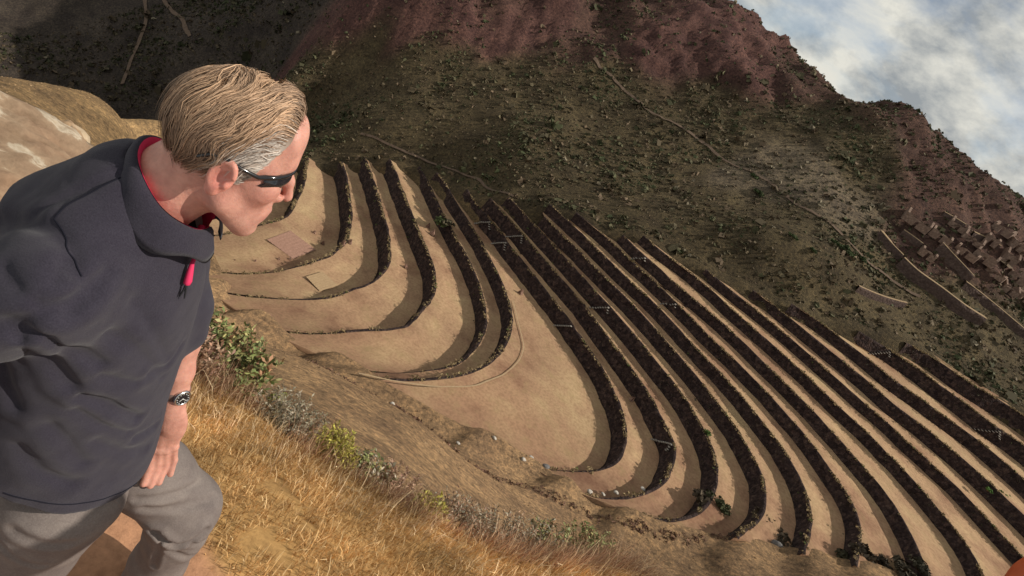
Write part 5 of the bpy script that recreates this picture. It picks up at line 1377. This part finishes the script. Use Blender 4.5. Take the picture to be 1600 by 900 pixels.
V, F = ribbon(inner+[crow(.0075, -.0335, -.1285)]); put('collar_lining', from_body(V), F, m_pink.m, jacket)
# white shirt in the gap at the throat
m_white = Mat('white_shirt', .9, .1).color((.7, .69, .68))
V, F = ribbon([crow(-.012, -.115, -.200), crow(-.008, -.09, -.168), crow(-.010, -.085, -.160)])
put('shirt', from_body(V), F, m_white.m, person)
# zip with raspberry facing and pull tag
V, F = tube([(-.006, .020, -.158), (-.002, .002, -.170), (.002, -.012, -.184), (.003, -.025, -.190)], [.006, .007, .006, .004], 8)
put('zip_facing', from_body(V), F, m_pink.m, jacket)
m_black = Mat('black_cord', .6, .3).color((.012, .012, .014))
V, F = tube([(.004, -.022, -.187), (.005, -.039, -.195), (.007, -.049, -.204), (.010, -.060, -.216), (.010, -.064, -.221), (.010, -.066, -.223)], [.0032, .0034, .0052, .0064, .0055, .001], 8)
put('zip_pull', from_body(V), F, m_pink.m, jacket)
parts = [tube([(.010, -.064, -.221), (.011+dx, -.070, -.232), (.011+2*dx, -.075, -.243)], [.0024, .0017, .0012], 6) for dx in (-.002, .002)]
V, F, _ = join(parts); put('cord', from_body(V), F, m_black.m, jacket)

# ---- hair
def hair_line(x):
    return np.interp(x, [-.13, -.06, -.040, -.030, .010, .017, .030, .036, .050, .066, .080, .105], [-.062, -.062, -.030, .026, .030, -.004, -.006, .030, .064, .094, .108, .125])
def sd_hair(p):
    h = to_head(p)
    d = sd_skull(h)-.004-.007*sstep(.06, .12, h[..., 2])-.004*sstep(-.02, -.09, h[..., 0])
    cut = (hair_line(h[..., 0])-h[..., 2])*.8
    return smax(d, cut, .010)
m_hair = Mat('hair', .55, .3)
m_hair.color(m_hair.attr())
def hair_tint(h, r=None):
    """brown on top, silver at the temples"""
    n = len(h)
    u = np.clip(.5+.85*fbm(h*np.array([75, 60, 20]), 3, 930), 0, 1)[:, None]
    c = np.array([.10, .048, .026])*(1-u)+np.array([.33, .18, .092])*u
    top = sstep(.07, .13, h[:, 2])[:, None]*(.4+.6*u)
    c = c*(1-.6*top)+np.array([.56, .37, .22])*.6*top
    t = (sstep(-.020, .030, h[:, 0])*sstep(.110, .058, h[:, 2]))[:, None]
    if r is not None: t = np.where(r.random((n, 1)) < t, .35+.65*r.random((n, 1)), 0.08)
    c = c*(1-t)+np.array([.62, .56, .50])*t
    fr = (sstep(.05, .09, h[:, 0])*sstep(.08, .11, h[:, 2]))[:, None]*.5
    c = c*(1-fr)+np.array([.46, .35, .25])*fr
    nape = np.maximum(sstep(.0, -.05, h[:, 2]), sstep(-.05, -.09, h[:, 0])*sstep(.10, .04, h[:, 2]))[:, None]
    c = c*(1-.40*nape)
    if r is not None: c = c*(.65+.7*r.random((n, 1)))
    return c
lo, hi = world_box([(-.15, -.12, -.09), (.13, .12, .19), (-.15, .12, .19), (.13, -.12, .19), (.13, .12, -.09), (-.15, -.12, .19)], .01, from_head)
hair = sculpt('hair', sd_hair, lo, hi, .0034, m_hair.m, person, lambda V: hair_tint(to_head(V))*.72)

EC, ER = np.array([.006, 0, .046]), np.array([.090, .073, .082])
def scalp(P):
    """nearest-ish point on the scalp and its normal"""
    q = (P-EC)/ER; q = q/np.linalg.norm(q, axis=1, keepdims=True)
    n = q/ER; n /= np.linalg.norm(n, axis=1, keepdims=True)
    return EC+q*ER, n
def comb(P, r, amp, ph):
    x, y, z = P[:, 0], P[:, 1], P[:, 2]
    side = sstep(.13, .095, z)[:, None]
    temple = np.maximum(sstep(-.005, .03, x)*sstep(.10, .07, z), sstep(.015, .05, x)*sstep(.135, .105, z))[:, None]
    sg = np.where(y > .035, 1.0, -1.0)[:, None]
    top = np.stack([-.30-.55*sstep(.03, .07, x), sg[:, 0]*.9, -.1+0*x], 1)
    down = np.stack([-.42+0*x, sg[:, 0]*.15, -1.0+0*x], 1)
    back = np.stack([-1.0+0*x, 0*x, -.30+0*x], 1)
    f = top*(1-side)+down*side
    f = f*(1-temple)+back*temple
    c1 = fbm(P/.022+ph[:, None]*.0, 2, 940); c2 = fbm(P/.010, 2, 945)
    f = f+np.stack([c1*1.0+c2*.30, 0*c1, c1*.25+c2*.15], 1)+amp
    return f
def strands(n, seed):
    r = np.random.default_rng(seed)
    d = r.normal(size=(n*3, 3)); d /= np.linalg.norm(d, axis=1, keepdims=True)
    root = EC+d*ER
    ok = (root[:, 2] > hair_line(root[:, 0])+.003*r.random(len(root))) & (root[:, 1] < .055)
    root = root[ok][:n]; n = len(root)
    temple = sstep(-.005, .03, root[:, 0])*sstep(.10, .07, root[:, 2])
    topm = sstep(.085, .13, root[:, 2]); frontm = sstep(.03, .07, root[:, 0])*topm
    low = sstep(.0, -.04, root[:, 2])
    L = (.062+.035*r.random(n))*(1-.5*temple)*(1-.55*low)*(1-.25*frontm)
    hgt = r.random(n)**.7*(.011+.009*topm+.024*frontm+.006*sstep(.0, -.08, root[:, 0]))*(1-.45*temple)*(1-.4*low)+.0025
    amp = r.normal(0, .07, (n, 3)); ph = r.random(n)*50
    seg = 9
    Q, nn = scalp(root); P = np.zeros((n, seg, 3)); S = np.zeros((n, seg, 3))
    fly = (r.random(n) < .10)*r.uniform(.004, .018, n)
    curl = r.normal(0, .0022, (n, 2))
    for k in range(seg):
        u = k/(seg-1)
        hk = hgt*math.sin(min(u/.42, 1)*math.pi/2)*(1-.30*max(0, u-.6)/.4)+fly*u**2
        P[:, k] = Q+nn*hk[:, None]
        f = comb(Q, r, amp, ph); f = f-(f*nn).sum(1, keepdims=True)*nn; f /= np.linalg.norm(f, axis=1, keepdims=True)+1e-9
        sd_ = np.cross(f, nn); S[:, k] = sd_
        P[:, k] += sd_*(curl[:, 0]*math.sin(u*3+1)+curl[:, 1]*math.sin(u*6))[:, None]
        Q, nn = scalp(Q+f*(L/(seg-1))[:, None])
    w = r.uniform(.00028, .00065, n)
    prof = np.array([.7, 1, 1, 1, 1, .9, .7, .45, .1])
    tw = r.normal(0, .5, n)
    Nn = scalp(P.reshape(-1, 3))[1].reshape(n, seg, 3)
    W_ = S*np.cos(tw)[:, None, None]+Nn*np.sin(tw)[:, None, None]
    Lf = P-W_*w[:, None, None]*prof[None, :, None]; Rt = P+W_*w[:, None, None]*prof[None, :, None]
    V = np.stack([Lf, Rt], 2).reshape(-1, 3)
    base = np.arange(n)[:, None]*(seg*2)
    F = np.concatenate([base+np.array([[2*k, 2*k+1, 2*k+3, 2*k+2]]) for k in range(seg-1)])
    c = hair_tint(root, r)
    depth = (hgt/.02).clip(0, 1)[:, None]
    return V, F, np.repeat(c*(.75+.4*depth), seg*2, 0)
V, F, C_ = strands(32000, 51)
put('hair_strands', from_head(V), F, m_hair.m, hair, True, C_)['kind'] = 'stuff'

# ---- sunglasses
m_gloss = Mat('black_gloss', .12, .6).color((.010, .010, .012))
m_lens = Mat('dark_lens', .04, .8).color((.012, .013, .018))
glasses = link_obj('sunglasses', None); glasses.location = tuple(from_head((.095, 0, .022)))
tag(glasses, 'black wraparound sunglasses on the face of the man', 'sunglasses')
inv_loc = np.array(glasses.location)
def lens(sgn):
    u = np.linspace(0, 1, 16); v = np.linspace(-1, 1, 9)
    U, Vv = np.meshgrid(u, v, indexing='ij')
    th = np.radians(8+70*U)
    x = .040+.066*np.cos(th)*1.0; y = sgn*.071*np.sin(th)
    hgt = .0175*(1-.50*U**2.5)*(1-.35*np.exp(-U*14))
    z = .020+Vv*hgt-.003*U
    x = x+.004*(1-Vv**2)-.004*np.abs(Vv)
    G = np.stack([x, y, z], -1)
    back = G.copy(); back[..., 0] -= .0025
    V = np.concatenate([G.reshape(-1, 3), back.reshape(-1, 3)])
    f1 = grid_faces(16, 9)
    return V, np.concatenate([f1, f1[:, ::-1]+144])
for sgn in (-1, 1):
    V, F = lens(sgn); put('lens', from_head(unsquash(V))-inv_loc, F, m_lens.m, glasses)
    th = np.radians(np.linspace(2, 80, 14))
    top = np.stack([.042+.066*np.cos(th), sgn*.071*np.sin(th), .0375-.0105*np.linspace(0, 1, 14)**2], 1)
    V, F = tube(top, np.linspace(.0026, .0042, 14), 8); put('frame', from_head(unsquash(V))-inv_loc, F, m_gloss.m, glasses)
    hinge = top[-1]
    arm = np.array([hinge, (.040, sgn*.0785, .026), (.015, sgn*.0835, .030), (-.012, sgn*.0850, .036), (-.032, sgn*.081, .032), (-.046, sgn*.077, .018)])
    q = np.linspace(0, 5, 22); arm = np.stack([np.interp(q, range(6), arm[:, i]) for i in range(3)], 1)
    V, F = tube(arm, np.interp(np.linspace(0, 1, 22), [0, .15, .6, 1], [.0045, .0036, .0028, .0026]), 8)
    put('temple_arm', from_head(unsquash(V))-inv_loc, F, m_gloss.m, glasses)
V, F = tube([(.1085, -.012, .034), (.1105, 0, .033), (.1085, .012, .034)], [.0026, .0024, .0026], 8)
put('bridge', from_head(unsquash(V))-inv_loc, F, m_gloss.m, glasses)

# ---- wristwatch
m_steel = Mat('steel', .25, .5).color((.62, .62, .62)); m_steel.b.inputs['Metallic'].default_value = 1.0
m_dial = Mat('black_dial', .3, .5).color((.012, .012, .015))
m_hand = Mat('dial_marks', .5, .3).color((.75, .75, .72))
m_strap = Mat('strap_leather', .7, .3).color((.16, .10, .085))
wc = np.array((.034, .096, -.672)); wax = np.array((.010, -.022, -.10)); wax /= np.linalg.norm(wax)     # along the forearm
cam_b = to_body(CAM[None])[0]
out = np.array((.62, -.62, .30)); out -= (out@wax)*wax; out /= np.linalg.norm(out)
tan = np.cross(wax, out)
watch = link_obj('wristwatch', None); watch.location = tuple(from_body(wc)); wloc = np.array(watch.location)
tag(watch, 'round steel wristwatch with black dial on the left wrist', 'watch')
def disc(center, r, n=40):
    t = np.linspace(0, 2*np.pi, n, endpoint=False)
    return center+r*(np.cos(t)[:, None]*tan+np.sin(t)[:, None]*wax)
def lathe(prof, n=40):
    rings = [disc(wc+out*hh, rr__, n) for rr__, hh in prof]
    V = np.concatenate(rings); m_ = len(prof)
    i = np.arange(m_-1)[:, None]*n+np.arange(n)[None]; j = np.arange(m_-1)[:, None]*n+(np.arange(n)[None]+1) % n
    return V, np.stack([i, j, j+n, i+n], -1).reshape(-1, 4)
R0 = .026
V, F = lathe([(.004, R0), (.0165, R0), (.0192, R0+.002), (.0195, R0+.007), (.0180, R0+.0095), (.0158, R0+.0098), (.0152, R0+.0088)])
put('case', from_body(V)-wloc, F, m_steel.m, watch)
V, F = lathe([(.0155, R0+.0086), (.010, R0+.0087), (.0002, R0+.0087)])
dial = put('dial', from_body(V)-wloc, F, m_dial.m, watch)
def mark(a, r0, r1, w, hgt=.0091):
    d = math.cos(a)*tan+math.sin(a)*wax; e = np.cross(out, d)
    c0 = wc+out*(R0+hgt)
    return np.array([c0+d*r0-e*w, c0+d*r1-e*w, c0+d*r1+e*w, c0+d*r0+e*w]), np.array([[0, 1, 2, 3]])
V, F, _ = join([mark(a, .0112, .0142, .0006) for a in np.linspace(0, 2*np.pi, 13)[:-1]]); put('hour_mark', from_body(V)-wloc, F, m_hand.m, dial, False)
V, F, _ = join([mark(.6, -.002, .0085, .0006, .0095), mark(2.5, -.002, .0115, .0005, .0098)]); put('hands', from_body(V)-wloc, F, m_hand.m, dial, False)
t = np.linspace(0, 2*np.pi, 48)
rows = []
for wv, rr__ in ((-.009, .0300), (-.0085, .0322), (.0085, .0322), (.009, .0300)):
    rows.append(wc+wax*wv+rr__*(np.cos(t)[:, None]*tan+np.sin(t)[:, None]*out))
G = np.stack(rows, 1); put('strap', from_body(G.reshape(-1, 3))-wloc, grid_faces(48, 4), m_strap.m, watch)

# ------------------------------------------------------------------ edge of an orange sleeve in the bottom right corner, beside the photographer
def sd_sleeve(p):
    a, b = np.array([0.752, 0.628, 99.583]), np.array([0.909, 0.788, 99.777])
    d = cone(p, a, b, .050, .054)
    u = (p-a)@((b-a)/np.linalg.norm(b-a))
    d = d+.0035*np.sin(u*95+2.5*fbm(p/.06, 2, 951))+.003*fbm(p/.03, 2, 952)
    return d
m_orange = Mat('orange_nylon', .6, .3)
m_orange.color(m_orange.ramp(m_orange.noise(40, 3), [(.3, (.40, .075, .022)), (.7, (.55, .11, .03))]))
o = sculpt('jacket_sleeve', sd_sleeve, np.minimum([0.752, 0.628, 99.583], [0.909, 0.788, 99.777])-.09, np.maximum([0.752, 0.628, 99.583], [0.909, 0.788, 99.777])+.09, .006, m_orange.m)
tag(o, 'edge of an orange-red sleeve poking in at the bottom right corner', 'sleeve')
